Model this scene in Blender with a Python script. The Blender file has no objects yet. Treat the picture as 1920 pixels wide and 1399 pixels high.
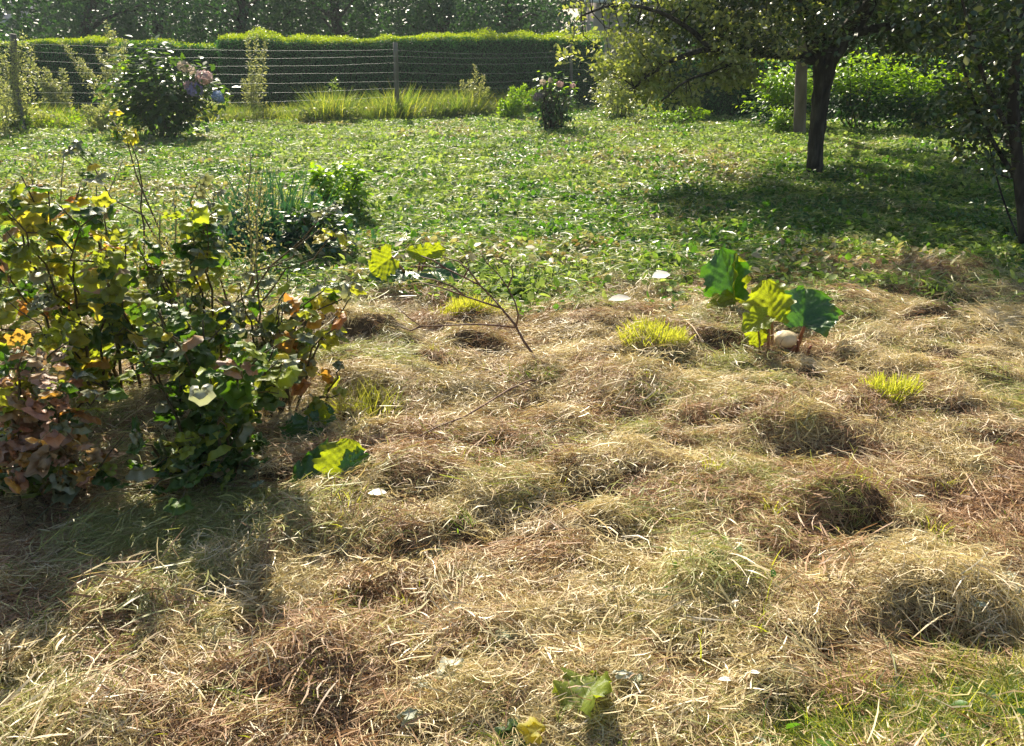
import bpy, math, random
import numpy as np
from mathutils import Vector, Matrix

# ------------------------------------------------------------------ camera, light, exposure
F_PX, CAM_Z, PITCH = 1550.0, 1.6, math.radians(22.3)
SUN_EL, SUN_AZ = math.radians(41), math.radians(-16)       # azimuth measured from +Y towards +X
sc = bpy.context.scene
cam = bpy.data.cameras.new('camera'); cam.sensor_width = 36.0; cam.lens = 36.0 * F_PX / 1920.0
cam.clip_start = 0.05; cam.clip_end = 600
cam_o = bpy.data.objects.new('camera', cam); sc.collection.objects.link(cam_o)
cam_o.location = (0, 0, CAM_Z); cam_o.rotation_euler = (math.pi / 2 - PITCH, 0, 0)
sc.camera = cam_o
world = bpy.data.worlds.new('World'); sc.world = world; world.use_nodes = True
wn = world.node_tree; bg = wn.nodes['Background']
sky = wn.nodes.new('ShaderNodeTexSky'); sky.sky_type = 'NISHITA'; sky.sun_disc = False
sky.sun_elevation = SUN_EL; sky.sun_rotation = SUN_AZ; sky.dust_density = 2.0
wn.links.new(sky.outputs[0], bg.inputs[0]); bg.inputs[1].default_value = 0.070
sun = bpy.data.lights.new('sun', 'SUN'); sun.energy = 5.0; sun.angle = math.radians(0.53); sun.color = (1.0, 0.905, 0.73)
sun_o = bpy.data.objects.new('sun', sun); sc.collection.objects.link(sun_o)
sdir = Vector((-math.sin(SUN_AZ) * math.cos(SUN_EL), -math.cos(SUN_AZ) * math.cos(SUN_EL), -math.sin(SUN_EL)))
sun_o.rotation_euler = sdir.to_track_quat('-Z', 'Y').to_euler(); sun_o.location = (-4, 14, 12)
sc.view_settings.view_transform = 'Standard'; sc.view_settings.look = 'None'
sc.view_settings.exposure = 1.2; sc.view_settings.gamma = 1.0; sc.view_settings.use_curve_mapping = False
sc.cycles.adaptive_threshold = 0.02; sc.cycles.max_bounces = 5; sc.cycles.diffuse_bounces = 2; sc.cycles.glossy_bounces = 2
sc.cycles.transmission_bounces = 4; sc.cycles.caustics_reflective = False; sc.cycles.caustics_refractive = False
sc.cycles.sample_clamp_indirect = 4.0

# ------------------------------------------------------------------ helpers
rng = np.random.default_rng(11)
random.seed(5)
A = np.array

def ray(px, py):
    u, v = (px - 960) / F_PX, (699.5 - py) / F_PX
    c, s = math.cos(PITCH), math.sin(PITCH)
    return A((u, c + v * s, -s + v * c))
def G(px, py, z=0.0):                       # where the sight line through a place meets the level z
    d = ray(px, py); t = (z - CAM_Z) / d[2]
    return A((0, 0, CAM_Z)) + d * t
def Y(px, py, y):                           # ... and where it meets the upright plane at distance y
    d = ray(px, py); return A((0, 0, CAM_Z)) + d * (y / d[1])
def lerp(a, b, t): return a + (b - a) * t
def norm(v): return v / np.maximum(np.linalg.norm(v, axis=-1, keepdims=True), 1e-9)

def hash2(i, j, s):
    n = (i.astype(np.int64) * 374761393 + j.astype(np.int64) * 668265263 + s * 1442695) & 0x7fffffff
    n = ((n ^ (n >> 13)) * 1274126177) & 0x7fffffff
    return ((n ^ (n >> 16)) & 0xffff) / 65535.0
def vnoise(x, y, s=0):
    i, j = np.floor(x), np.floor(y); fx, fy = x - i, y - j
    fx, fy = fx * fx * (3 - 2 * fx), fy * fy * (3 - 2 * fy)
    a, b = hash2(i, j, s), hash2(i + 1, j, s); c, d = hash2(i, j + 1, s), hash2(i + 1, j + 1, s)
    return lerp(lerp(a, b, fx), lerp(c, d, fx), fy) * 2 - 1
def sstep(a, b, x):
    t = np.clip((x - a) / (b - a), 0, 1); return t * t * (3 - 2 * t)

# mounds and hollows of the mown hay: place, half-widths (m), height (m)
LUMPS = [(1500, 795, .30, .13, .085), (1490, 838, .26, .09, -.07), (1590, 960, .24, .09, .075), (1590, 998, .26, .07, -.08),
         (1110, 900, .16, .08, .05), (1100, 935, .14, .07, -.07), (760, 1012, .26, .07, .06), (740, 1045, .26, .06, -.09),
         (1720, 1130, .24, .10, .09), (1760, 1190, .20, .07, -.08), (1210, 815, .20, .09, .05), (1200, 838, .22, .07, -.06),
         (880, 955, .20, .09, .05), (900, 985, .16, .06, -.05), (680, 640, .45, .13, .10), (690, 622, .3, .10, .03), (1225, 655, .30, .16, .06), (1230, 690, .30, .07, -.07),
         (1650, 750, .24, .12, .06), (1580, 790, .14, .08, -.06), (860, 605, .40, .12, .05), (250, 1150, .13, .07, .06),
         (1350, 1110, .25, .10, .05), (560, 1210, .20, .10, .06), (1000, 700, .16, .12, .05), (1040, 760, .16, .08, -.05), (1560, 1230, .14, .06, -.06),
         (1540, 1200, .14, .05, .04), (930, 1355, .08, .04, -.05), (470, 1130, .16, .05, -.05), (700, 790, .16, .08, -.06),
         (660, 740, .22, .12, .05), (1600, 665, .16, .10, .05), (1600, 690, .14, .06, -.04), (1800, 660, .2, .1, .06), (1480, 700, .3, .1, -.03), (640, 1180, .05, .10, -.05)]
LUMPS = [(*G(a, b)[:2], rx, ry, h * (1.55 if h < 0 else 1.2)) for a, b, rx, ry, h in LUMPS]
_r = np.random.default_rng(91)
for _k in range(64):                        # small irregular pits and heaps, added for dark spots of shade
    _y = 1.5 + 4.2 * _r.random() ** 1.1; _x = _r.uniform(-.62, .62) * _y; _s = _r.uniform(.6, 1.3) * (.75 + .10 * _y)
    LUMPS.append((_x, _y, .10 * _s, .045 * _s, -.060 * _s)); LUMPS.append((_x + _r.normal(0, .03), _y + .07 * _s, .13 * _s, .045 * _s, .038 * _s))
def H(x, y):
    x, y = np.asarray(x, float), np.asarray(y, float)
    near = 1 - sstep(5.0, 8.0, y)
    h = (.018 + .024 * near) * vnoise(x / .55 + 7, y / .42, 1) + (.010 + .024 * near) * vnoise(x / .23, y / .16 + 3, 2)
    h = h + near * (.022 * vnoise(x / .11, y / .08, 3) + .007 * vnoise(x / .04, y / .035, 4)) + .03 * vnoise(x / 3.1, y / 2.7, 5) + (1 - near) * (.034 * vnoise(x / .42, y / .30, 6) + .012 * vnoise(x / .17, y / .15, 7))
    wx, wy = .10 * vnoise(x / .13, y / .11, 8) + .04 * vnoise(x / .05, y / .05, 10), .06 * vnoise(x / .12 + 5, y / .10, 9)
    for cx, cy, rx, ry, a in LUMPS:
        q = ((x + wx - cx) / rx) ** 2 + ((y + wy - cy) / ry) ** 2
        h = h + a * np.exp(-q * 1.3)
    return h
def Hs(x, y): return float(H(A([x]), A([y]))[0])
def GH(px, py, dz=0.0):                     # on the real ground surface
    p = G(px, py)
    for _ in range(4): p = G(px, py, Hs(p[0], p[1]) + dz)
    return p

# ------------------------------------------------------------------ materials
def mat_new(name):
    m = bpy.data.materials.new(name); m.use_nodes = True; nt = m.node_tree; nt.nodes.clear()
    out = nt.nodes.new('ShaderNodeOutputMaterial'); return m, nt, out
def ramp(nt, cols, fac, interp='LINEAR'):
    r = nt.nodes.new('ShaderNodeValToRGB'); e = r.color_ramp.elements; r.color_ramp.interpolation = interp
    while len(e) < len(cols): e.new(0.5)
    for k, c in enumerate(cols):
        e[k].position = k / max(1, len(cols) - 1); e[k].color = (*c, 1)
    nt.links.new(fac, r.inputs[0]); return r.outputs[0]
def math_n(nt, op, a, b=None):
    n = nt.nodes.new('ShaderNodeMath'); n.operation = op
    for k, v in enumerate((a, b)):
        if v is None: continue
        if isinstance(v, (int, float)): n.inputs[k].default_value = v
        else: nt.links.new(v, n.inputs[k])
    return n.outputs[0]
def tint_fac(nt):
    at = nt.nodes.new('ShaderNodeAttribute'); at.attribute_name = 'tint'
    oi = nt.nodes.new('ShaderNodeObjectInfo')
    return math_n(nt, 'FRACT', math_n(nt, 'ADD', at.outputs['Fac'], oi.outputs['Random']))
def leaf_mat(name, cols, trans=.45, tcol=(1.5, 1.6, .5), rough=.38, spec=.5, mottle=.25, mscale=60, bump=0.0):
    m, nt, out = mat_new(name)
    col = ramp(nt, cols, tint_fac(nt))
    tc = nt.nodes.new('ShaderNodeTexCoord'); nz = nt.nodes.new('ShaderNodeTexNoise'); nz.inputs['Scale'].default_value = mscale
    nz.inputs['Detail'].default_value = 3
    nt.links.new(tc.outputs['Object'], nz.inputs['Vector'])
    k = nt.nodes.new('ShaderNodeMapRange'); k.inputs['From Min'].default_value = .3; k.inputs['From Max'].default_value = .7
    k.inputs['To Min'].default_value = 1 - mottle; k.inputs['To Max'].default_value = 1 + mottle
    nt.links.new(nz.outputs['Fac'], k.inputs['Value'])
    mx = nt.nodes.new('ShaderNodeVectorMath'); mx.operation = 'SCALE'; nt.links.new(col, mx.inputs[0]); nt.links.new(k.outputs[0], mx.inputs['Scale'])
    p = nt.nodes.new('ShaderNodeBsdfPrincipled'); nt.links.new(mx.outputs[0], p.inputs['Base Color'])
    p.inputs['Roughness'].default_value = rough; p.inputs['Specular IOR Level'].default_value = spec
    if bump:
        b = nt.nodes.new('ShaderNodeBump'); b.inputs['Strength'].default_value = bump; b.inputs['Distance'].default_value = .004
        nt.links.new(nz.outputs['Fac'], b.inputs['Height']); nt.links.new(b.outputs[0], p.inputs['Normal'])
    t = nt.nodes.new('ShaderNodeBsdfTranslucent')
    tm = nt.nodes.new('ShaderNodeVectorMath'); tm.operation = 'MULTIPLY'; tm.inputs[1].default_value = tcol
    nt.links.new(mx.outputs[0], tm.inputs[0]); nt.links.new(tm.outputs[0], t.inputs['Color'])
    mix = nt.nodes.new('ShaderNodeMixShader'); mix.inputs[0].default_value = trans
    nt.links.new(p.outputs[0], mix.inputs[1]); nt.links.new(t.outputs[0], mix.inputs[2]); nt.links.new(mix.outputs[0], out.inputs[0])
    return m
def solid_mat(name, cols, rough=.8, scale=20, bump=.4, dist=.01, stretch=(1, 1, 1), spec=.3, detail=6, metallic=0):
    m, nt, out = mat_new(name)
    tc = nt.nodes.new('ShaderNodeTexCoord'); mp = nt.nodes.new('ShaderNodeMapping'); mp.inputs['Scale'].default_value = stretch
    nz = nt.nodes.new('ShaderNodeTexNoise'); nz.inputs['Scale'].default_value = scale; nz.inputs['Detail'].default_value = detail
    nt.links.new(tc.outputs['Object'], mp.inputs[0]); nt.links.new(mp.outputs[0], nz.inputs['Vector'])
    k = nt.nodes.new('ShaderNodeMapRange'); k.inputs['From Min'].default_value = .3; k.inputs['From Max'].default_value = .7
    nt.links.new(nz.outputs['Fac'], k.inputs['Value'])
    p = nt.nodes.new('ShaderNodeBsdfPrincipled'); nt.links.new(ramp(nt, cols, k.outputs[0]), p.inputs['Base Color'])
    p.inputs['Roughness'].default_value = rough; p.inputs['Specular IOR Level'].default_value = spec; p.inputs['Metallic'].default_value = metallic
    b = nt.nodes.new('ShaderNodeBump'); b.inputs['Strength'].default_value = bump; b.inputs['Distance'].default_value = dist
    nt.links.new(nz.outputs['Fac'], b.inputs['Height']); nt.links.new(b.outputs[0], p.inputs['Normal'])
    nt.links.new(p.outputs[0], out.inputs[0]); return m

M = {}
M['straw'] = leaf_mat('straw', [(.28, .20, .09), (.54, .43, .21), (.64, .54, .29), (.50, .40, .17), (.70, .61, .37), (.44, .41, .16)], .30, (1.1, 1.05, .8), .42, .5, .15)
M['straw_pale'] = leaf_mat('straw_pale', [(.60, .47, .28), (.74, .62, .42), (.66, .54, .30), (.80, .71, .54)], .25, (1.1, 1.05, .8), .38, .5, .15)
M['straw_brown'] = leaf_mat('straw_brown', [(.22, .12, .06), (.42, .26, .14), (.30, .18, .10), (.52, .35, .20), (.14, .08, .045)], .22, (1.1, 1, .8), .5, .4, .2)
M['straw_olive'] = leaf_mat('straw_olive', [(.26, .27, .09), (.42, .41, .17), (.34, .36, .10), (.52, .48, .25), (.20, .24, .07)], .35, (1.2, 1.3, .6), .42, .5, .2)
M['cover'] = leaf_mat('cover', [(.07, .145, .025), (.20, .31, .06), (.30, .40, .10), (.42, .49, .18), (.11, .20, .035), (.34, .41, .14)], .45, (1.2, 1.25, .6), .6, .25, .25)
M['cover_green'] = leaf_mat('cover_green', [(.030, .085, .016), (.06, .15, .025), (.12, .24, .04), (.045, .11, .02)], .45, (1.6, 1.7, .5), .35, .5, .25)
M['cover_dry'] = leaf_mat('cover_dry', [(.30, .26, .12), (.42, .38, .20), (.22, .15, .08), (.48, .44, .26), (.26, .27, .10)], .35, (1.2, 1.2, .6), .45, .4, .25)
M['grass'] = leaf_mat('grass', [(.08, .14, .025), (.14, .22, .04), (.22, .29, .07), (.11, .18, .03)], .45, (1.5, 1.6, .5), .4, .5, .2)
M['grass_lit'] = leaf_mat('grass_lit', [(.34, .38, .06), (.44, .46, .09), (.50, .48, .13), (.28, .32, .06)], .52, (1.45, 1.45, .5), .4, .5, .2)  # fresh regrowth, brightened in the colour to look sunlit
M['grass_dull'] = leaf_mat('grass_dull', [(.09, .13, .045), (.15, .19, .07), (.24, .26, .11), (.12, .15, .06)], .40, (1.4, 1.4, .6), .45, .4, .2)
M['leek'] = leaf_mat('leek', [(.035, .09, .05), (.05, .12, .07), (.04, .08, .05)], .30, (1.2, 1.6, .7), .36, .6, .2)
M['leaf_green'] = leaf_mat('leaf_green', [(.035, .085, .020), (.06, .125, .025), (.085, .15, .03), (.05, .10, .03)], .40, (1.9, 2.0, .4), .36, .5, .3, 90, .3)
M['leaf_yellow'] = leaf_mat('leaf_yellow', [(.40, .39, .09), (.48, .43, .10), (.34, .37, .08), (.28, .32, .07)], .55, (1.6, 1.5, .4), .36, .5, .3, 90, .3)
M['leaf_orange'] = leaf_mat('leaf_orange', [(.40, .26, .08), (.38, .20, .08), (.44, .32, .09), (.32, .20, .08)], .48, (1.5, 1.2, .5), .38, .5, .35, 90, .3)
M['leaf_lime'] = leaf_mat('leaf_lime', [(.20, .26, .05), (.28, .35, .07), (.15, .20, .04), (.36, .40, .11)], .50, (1.8, 1.7, .4), .36, .5, .3, 90, .3)
M['leaf_pink'] = leaf_mat('leaf_pink', [(.40, .27, .19), (.44, .27, .19), (.34, .26, .15), (.44, .24, .18), (.30, .26, .14)], .35, (1.3, 1.1, .7), .40, .5, .35, 90, .3)
M['leaf_grey'] = leaf_mat('leaf_grey', [(.22, .25, .14), (.30, .30, .19), (.15, .18, .09), (.22, .24, .15)], .30, (1.3, 1.3, .7), .27, .9, .25, 90, .3)
M['leaf_pale'] = leaf_mat('leaf_pale', [(.42, .45, .34), (.50, .50, .40), (.36, .42, .26)], .30, (1.1, 1.2, .7), .45, .5, .2, 90, .3)
M['leaf_white'] = leaf_mat('leaf_white', [(.75, .72, .66), (.66, .62, .54)], .25, (1, 1, .9), .4, .5, .1)
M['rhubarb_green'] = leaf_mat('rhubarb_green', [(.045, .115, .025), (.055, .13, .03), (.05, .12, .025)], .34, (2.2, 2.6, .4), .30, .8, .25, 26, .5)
M['rhubarb_lit'] = leaf_mat('rhubarb_lit', [(.19, .26, .03), (.21, .27, .03), (.18, .25, .03)], .62, (1.9, 1.7, .35), .36, .5, .25, 26, .5)  # backlit copy of the rhubarb leaf, sunlight put into its colour
M['petiole'] = leaf_mat('petiole', [(.30, .12, .06), (.26, .16, .05), (.34, .10, .06)], .15, (1.2, 1, .6), .35, .5, .3, 20)
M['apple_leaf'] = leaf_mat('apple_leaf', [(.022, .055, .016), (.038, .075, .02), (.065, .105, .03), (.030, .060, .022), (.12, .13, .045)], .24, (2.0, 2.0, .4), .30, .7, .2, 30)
M['apple_leaf_lit'] = leaf_mat('apple_leaf_lit', [(.18, .22, .07), (.26, .30, .10), (.35, .37, .17), (.20, .24, .09), (.40, .38, .22)], .42, (1.5, 1.55, .5), .30, .8, .2, 30)  # lighter copy of apple_leaf, sunlight put into its colour
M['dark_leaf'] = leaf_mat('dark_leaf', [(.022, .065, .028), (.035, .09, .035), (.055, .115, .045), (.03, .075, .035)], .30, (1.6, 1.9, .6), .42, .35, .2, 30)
M['hedge_leaf'] = leaf_mat('hedge_leaf', [(.030, .115, .042), (.045, .15, .052), (.065, .18, .06)], .32, (1.7, 1.9, .5), .5, .22, .2, 30)
M['hedge_shoot'] = leaf_mat('hedge_shoot', [(.20, .28, .02), (.28, .34, .03), (.24, .33, .02)], .52, (1.5, 1.5, .3), .4, .4, .2, 30)
M['shrub_lit'] = leaf_mat('shrub_lit', [(.15, .27, .02), (.20, .33, .03), (.26, .38, .04), (.12, .21, .02)], .52, (1.7, 1.7, .3), .36, .5, .2, 30)  # sunlit leaf tone, the light put into the colour
M['weed_leaf'] = leaf_mat('weed_leaf', [(.22, .27, .11), (.32, .35, .17), (.42, .42, .24), (.26, .29, .14)], .45, (1.3, 1.3, .6), .45, .4, .2, 30)
M['seed'] = leaf_mat('seed', [(.34, .36, .16), (.42, .41, .20), (.27, .31, .10), (.40, .32, .18)], .40, (1.2, 1.1, .6), .55, .3, .2, 60)
M['bark'] = solid_mat('bark', [(.010, .008, .007), (.035, .029, .023), (.085, .075, .062)], .9, 16, 1.0, .05, (1, 1, .22))
M['bark_pale'] = solid_mat('bark_pale', [(.10, .075, .065), (.16, .125, .105), (.22, .18, .155)], .85, 7, .6, .02, (1, 1, .3))
M['twig'] = solid_mat('twig', [(.09, .045, .03), (.16, .09, .06), (.24, .15, .10)], .6, 60, .3, .003)
M['twig_pale'] = solid_mat('twig_pale', [(.30, .21, .12), (.42, .32, .20), (.50, .40, .26)], .6, 60, .3, .003)
M['stem'] = solid_mat('stem', [(.05, .035, .02), (.09, .07, .03), (.12, .10, .05)], .7, 60, .3, .003)
M['stem_green'] = solid_mat('stem_green', [(.14, .15, .07), (.20, .20, .10)], .6, 60, .2, .003)
M['post'] = solid_mat('post', [(.09, .085, .07), (.17, .16, .13), (.25, .235, .20)], .85, 14, .7, .01, (1, 1, .12))
M['wire'] = solid_mat('wire', [(.25, .27, .26), (.38, .40, .38)], .55, 30, .1, .001, metallic=.7)
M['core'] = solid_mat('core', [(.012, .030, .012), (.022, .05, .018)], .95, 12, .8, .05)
M['wall'] = solid_mat('wall', [(.42, .35, .30), (.50, .42, .36)], .9, 3, .2, .01)
M['wall_grey'] = solid_mat('wall_grey', [(.42, .42, .42), (.50, .50, .50)], .9, 3, .2, .01)
M['roof'] = solid_mat('roof', [(.13, .14, .15), (.19, .20, .22)], .45, 5, .3, .01, spec=.6)
M['frame'] = solid_mat('frame', [(.7, .7, .7), (.78, .78, .78)], .4, 3, .05, .001)
M['glass'] = solid_mat('glass', [(.03, .04, .05), (.05, .06, .07)], .05, 2, .02, .001, spec=.9)
M['bulb'] = leaf_mat('bulb', [(.74, .62, .42), (.80, .68, .50)], .2, (1.1, 1, .7), .35, .6, .12, 25, .3)
M['petal_cream'] = leaf_mat('petal_cream', [(.62, .54, .44), (.68, .56, .48)], .45, (1, 1, .9), .6, .3)
M['petal_pink'] = leaf_mat('petal_pink', [(.66, .42, .42), (.60, .44, .46), (.70, .48, .45)], .45, (1, 1, .9), .6, .3)
M['petal_purple'] = leaf_mat('petal_purple', [(.38, .32, .60), (.45, .38, .64), (.50, .40, .60)], .45, (1, 1, 1), .6, .3)
M['petal_dull'] = leaf_mat('petal_dull', [(.16, .13, .17), (.20, .17, .20)], .3, (1, 1, 1), .6, .3)
M['petal_blue'] = leaf_mat('petal_blue', [(.30, .40, .60), (.36, .44, .62)], .35, (1, 1, 1), .6, .3)

def ground_mat():
    m, nt, out = mat_new('ground')
    ge = nt.nodes.new('ShaderNodeNewGeometry'); sp = nt.nodes.new('ShaderNodeSeparateXYZ'); nt.links.new(ge.outputs['Position'], sp.inputs[0])
    def nz(scale, detail=6, vec=None, dist=0):
        n = nt.nodes.new('ShaderNodeTexNoise'); n.inputs['Scale'].default_value = scale; n.inputs['Detail'].default_value = detail
        n.inputs['Distortion'].default_value = dist
        nt.links.new(ge.outputs['Position'] if vec is None else vec, n.inputs['Vector']); return n.outputs['Fac']
    a = ramp(nt, [(.03, .020, .013), (.07, .048, .03), (.13, .09, .05), (.22, .16, .09)], math_n(nt, 'MULTIPLY_ADD', nz(55, 8, None, .6), 1.8))
    a.node.inputs[0].links[0].from_node.inputs[2].default_value = -.4
    b = ramp(nt, [(.035, .045, .018), (.07, .09, .03), (.13, .16, .05), (.2, .22, .09)], math_n(nt, 'MULTIPLY_ADD', nz(26, 8), 1.8))
    b.node.inputs[0].links[0].from_node.inputs[2].default_value = -.4
    f = nt.nodes.new('ShaderNodeMapRange'); f.inputs['From Min'].default_value = 5.2; f.inputs['From Max'].default_value = 6.6
    yy = math_n(nt, 'ADD', sp.outputs['Y'], math_n(nt, 'MULTIPLY', nz(1.2, 3), 1.2)); nt.links.new(yy, f.inputs['Value'])
    mx = nt.nodes.new('ShaderNodeMix'); mx.data_type = 'RGBA'; nt.links.new(f.outputs[0], mx.inputs[0]); nt.links.new(a, mx.inputs[6]); nt.links.new(b, mx.inputs[7])
    p = nt.nodes.new('ShaderNodeBsdfPrincipled'); p.inputs['Roughness'].default_value = .95; p.inputs['Specular IOR Level'].default_value = .15
    nt.links.new(mx.outputs[2], p.inputs['Base Color'])
    bp = nt.nodes.new('ShaderNodeBump'); bp.inputs['Strength'].default_value = .8; bp.inputs['Distance'].default_value = .015
    nt.links.new(nz(40, 8), bp.inputs['Height']); nt.links.new(bp.outputs[0], p.inputs['Normal'])
    nt.links.new(p.outputs[0], out.inputs[0]); return m
M['ground'] = ground_mat()

# ------------------------------------------------------------------ mesh building
class MB:
    """collects pieces as arrays and links them as one mesh"""
    def __init__(s): s.V, s.Q, s.T, s.c, s.mi_q, s.mi_t, s.n = [], [], [], [], [], [], 0
    def add(s, V, quads=None, tris=None, tint=0.0, mi=0):
        V = np.asarray(V, float).reshape(-1, 3); k = len(V)
        if quads is not None and len(quads): q = np.asarray(quads) + s.n; s.Q.append(q); s.mi_q.append(np.full(len(q), mi))
        if tris is not None and len(tris): t = np.asarray(tris) + s.n; s.T.append(t); s.mi_t.append(np.full(len(t), mi))
        s.V.append(V); s.c.append(np.broadcast_to(np.asarray(tint, float), (k,))); s.n += k
    def tube(s, P, R, n=6, tint=0.0, mi=0, cap=True, wob=0.0):
        P = np.asarray(P, float); m = len(P); R = np.broadcast_to(np.asarray(R, float), (m,))
        T = norm(np.gradient(P, axis=0)); ref = A((1., 0, 0)) if abs(T[0][0]) < .8 else A((0, 1., 0))
        V = []
        for k in range(m):
            u = norm(np.cross(T[k], ref)); v = np.cross(T[k], u); ref = v if False else ref
            a = np.linspace(0, 2 * np.pi, n, endpoint=False); r = R[k] * (1 + wob * rng.normal(size=n)) if wob else R[k] * np.ones(n)
            V.append(P[k] + (np.cos(a) * r)[:, None] * u + (np.sin(a) * r)[:, None] * v)
        q = [(k * n + i, k * n + (i + 1) % n, (k + 1) * n + (i + 1) % n, (k + 1) * n + i) for k in range(m - 1) for i in range(n)]
        V = np.concatenate(V); t = []
        if cap:
            V = np.vstack([V, P[0], P[-1]])
            t = [((i + 1) % n, i, m * n) for i in range(n)] + [((m - 1) * n + i, (m - 1) * n + (i + 1) % n, m * n + 1) for i in range(n)]
        s.add(V, q, t, tint, mi)
    def box(s, lo, hi, mi=0):
        x0, y0, z0 = lo; x1, y1, z1 = hi
        V = [(x0, y0, z0), (x1, y0, z0), (x1, y1, z0), (x0, y1, z0), (x0, y0, z1), (x1, y0, z1), (x1, y1, z1), (x0, y1, z1)]
        s.add(V, [(0, 3, 2, 1), (4, 5, 6, 7), (0, 1, 5, 4), (1, 2, 6, 5), (2, 3, 7, 6), (3, 0, 4, 7)], mi=mi)
    def leaves(s, tpl, P, ax, nr, L, W=None, tint=None, mi=0):
        """many copies of a leaf template (verts in x width, y length, z up)"""
        V0, q0, t0 = tpl; P = np.asarray(P, float); N = len(P)
        if N == 0: return
        W = L if W is None else W; L = np.broadcast_to(L, (N,)); W = np.broadcast_to(W, (N,))
        Z = norm(np.broadcast_to(nr, (N, 3))); Yv = np.broadcast_to(ax, (N, 3)); Yv = norm(Yv - (Yv * Z).sum(1, keepdims=True) * Z + 1e-6); X = np.cross(Yv, Z)
        V = (P[:, None] + V0[None, :, 0, None] * (X * W[:, None])[:, None] + V0[None, :, 1, None] * (Yv * L[:, None])[:, None]
             + V0[None, :, 2, None] * (Z * L[:, None])[:, None])
        k = len(V0); off = (np.arange(N) * k)[:, None, None]
        t = rng.random(N) if tint is None else np.broadcast_to(tint, (N,))
        s.add(V, (q0[None] + off).reshape(-1, 4) if len(q0) else None, (t0[None] + off).reshape(-1, 3) if len(t0) else None, np.repeat(t, k), mi)
    def mesh(s, name, mats, smooth=False, origin=(0, 0, 0)):
        V = np.concatenate(s.V) - A(origin, float) if s.V else np.zeros((0, 3)); me = bpy.data.meshes.new(name)
        Q = np.concatenate(s.Q) if s.Q else np.zeros((0, 4), int); T = np.concatenate(s.T) if s.T else np.zeros((0, 3), int)
        me.vertices.add(len(V)); me.vertices.foreach_set('co', V.astype(np.float32).ravel())
        me.loops.add(Q.size + T.size); me.loops.foreach_set('vertex_index', np.concatenate([Q.ravel(), T.ravel()]).astype(np.int32))
        me.polygons.add(len(Q) + len(T))
        st = np.concatenate([np.arange(len(Q)) * 4, Q.size + np.arange(len(T)) * 3]).astype(np.int32); me.polygons.foreach_set('loop_start', st)
        mats = mats if isinstance(mats, (list, tuple)) else [mats]
        for m in mats: me.materials.append(m)
        mi = np.concatenate((s.mi_q or [np.zeros(0)]) + (s.mi_t or [np.zeros(0)])).astype(np.int32); me.polygons.foreach_set('material_index', mi)
        me.update(calc_edges=True)
        at = me.attributes.new('tint', 'FLOAT', 'POINT'); at.data.foreach_set('value', np.concatenate(s.c).astype(np.float32))
        if smooth: me.polygons.foreach_set('use_smooth', np.ones(len(me.polygons), bool))
        return me
    def build(s, name, mats, parent=None, smooth=False, origin=None):
        o0 = A(parent.location) if parent is not None and origin is None else A(origin if origin is not None else (0, 0, 0))
        o = bpy.data.objects.new(name, s.mesh(name, mats, smooth, o0)); sc.collection.objects.link(o)
        if parent is not None: o.parent = parent
        else: o.location = o0
        return o
def tag(o, label=None, cat=None, group=None, kind=None):
    for k, v in (('label', label), ('category', cat), ('group', group), ('kind', kind)):
        if v: o[k] = v
    return o
def thing(name, loc, label, cat, group=None):
    e = bpy.data.objects.new(name, None); sc.collection.objects.link(e); e.location = [float(v) for v in loc]; e.empty_display_size = .1
    return tag(e, label, cat, group)

# leaf templates
NQ, NT = np.zeros((0, 4), int), np.zeros((0, 3), int)
def strip(n, curl=.3, prof=None):
    t = np.linspace(0, 1, n + 1); w = (np.sin(np.pi * (t * .9 + .08)) if prof is None else prof(t)) * .5
    z = curl * (t - t ** 2) ; V = []
    for k in range(n + 1): V += [(-w[k], t[k], z[k]), (w[k], t[k], z[k])]
    return A(V), A([(2 * k, 2 * k + 1, 2 * k + 3, 2 * k + 2) for k in range(n)]), NT
T_DIAMOND = (A([(0, 0, 0), (.5, .45, .06), (0, 1, 0), (-.5, .45, .06)], float), A([(0, 1, 2, 3)]), NT)
T_OVAL = (A([(0, 0, 0), (.36, .25, .05), (.5, .55, .07), (.25, .88, .02), (0, 1, -.06), (-.25, .88, .02), (-.5, .55, .07), (-.36, .25, .05), (0, .5, 0)], float),
          A([(0, 1, 2, 8), (8, 2, 3, 4), (8, 4, 5, 6), (0, 8, 6, 7)]), NT)
def lobed(seed, n=20, lobes=(0, 1.15, -1.15, 2.2, -2.2), ser=.07, cup=.10):
    r_ = np.random.default_rng(seed); th = np.linspace(-2.75, 2.75, n); r = np.zeros(n)
    for a, h in zip(lobes, (.62, .56, .56, .42, .42)): r = np.maximum(r, h * .86 * np.exp(-((th - a) / .72) ** 2) + .16)
    r = r * (1 + ser * r_.uniform(-1, 1, n)); V = [(0, .0, 0)]
    c, s_ = np.sin(th), np.cos(th); crease = .05 * np.cos(th * 2 * np.pi / 1.15)
    wv = .04 * r_.normal(size=n)
    for k in range(n): V.append((c[k] * r[k] * .55, s_[k] * r[k] * .55 + .12, .02 + crease[k] * .5))
    for k in range(n): V.append((c[k] * r[k], s_[k] * r[k] + .12, -cup * r[k] * 1.6 + crease[k] + wv[k]))
    V[0] = (0, .10, -.02)
    q = [(1 + k, 1 + k + 1, 1 + n + k + 1, 1 + n + k) for k in range(n - 1)]; t = [(0, 1 + k + 1, 1 + k) for k in range(n - 1)]
    q = [(a, d, c2, b) for a, b, c2, d in q]
    return A(V, float), A(q), A(t)
T_LOBED = [lobed(k, 20, ser=.10, cup=(.02, .12, .2, .28)[k % 4]) for k in range(8)]
T_ROUND = [lobed(20 + k, 14, (0, .9, -.9, 1.9, -1.9), .05, .15) for k in range(3)]

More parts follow.
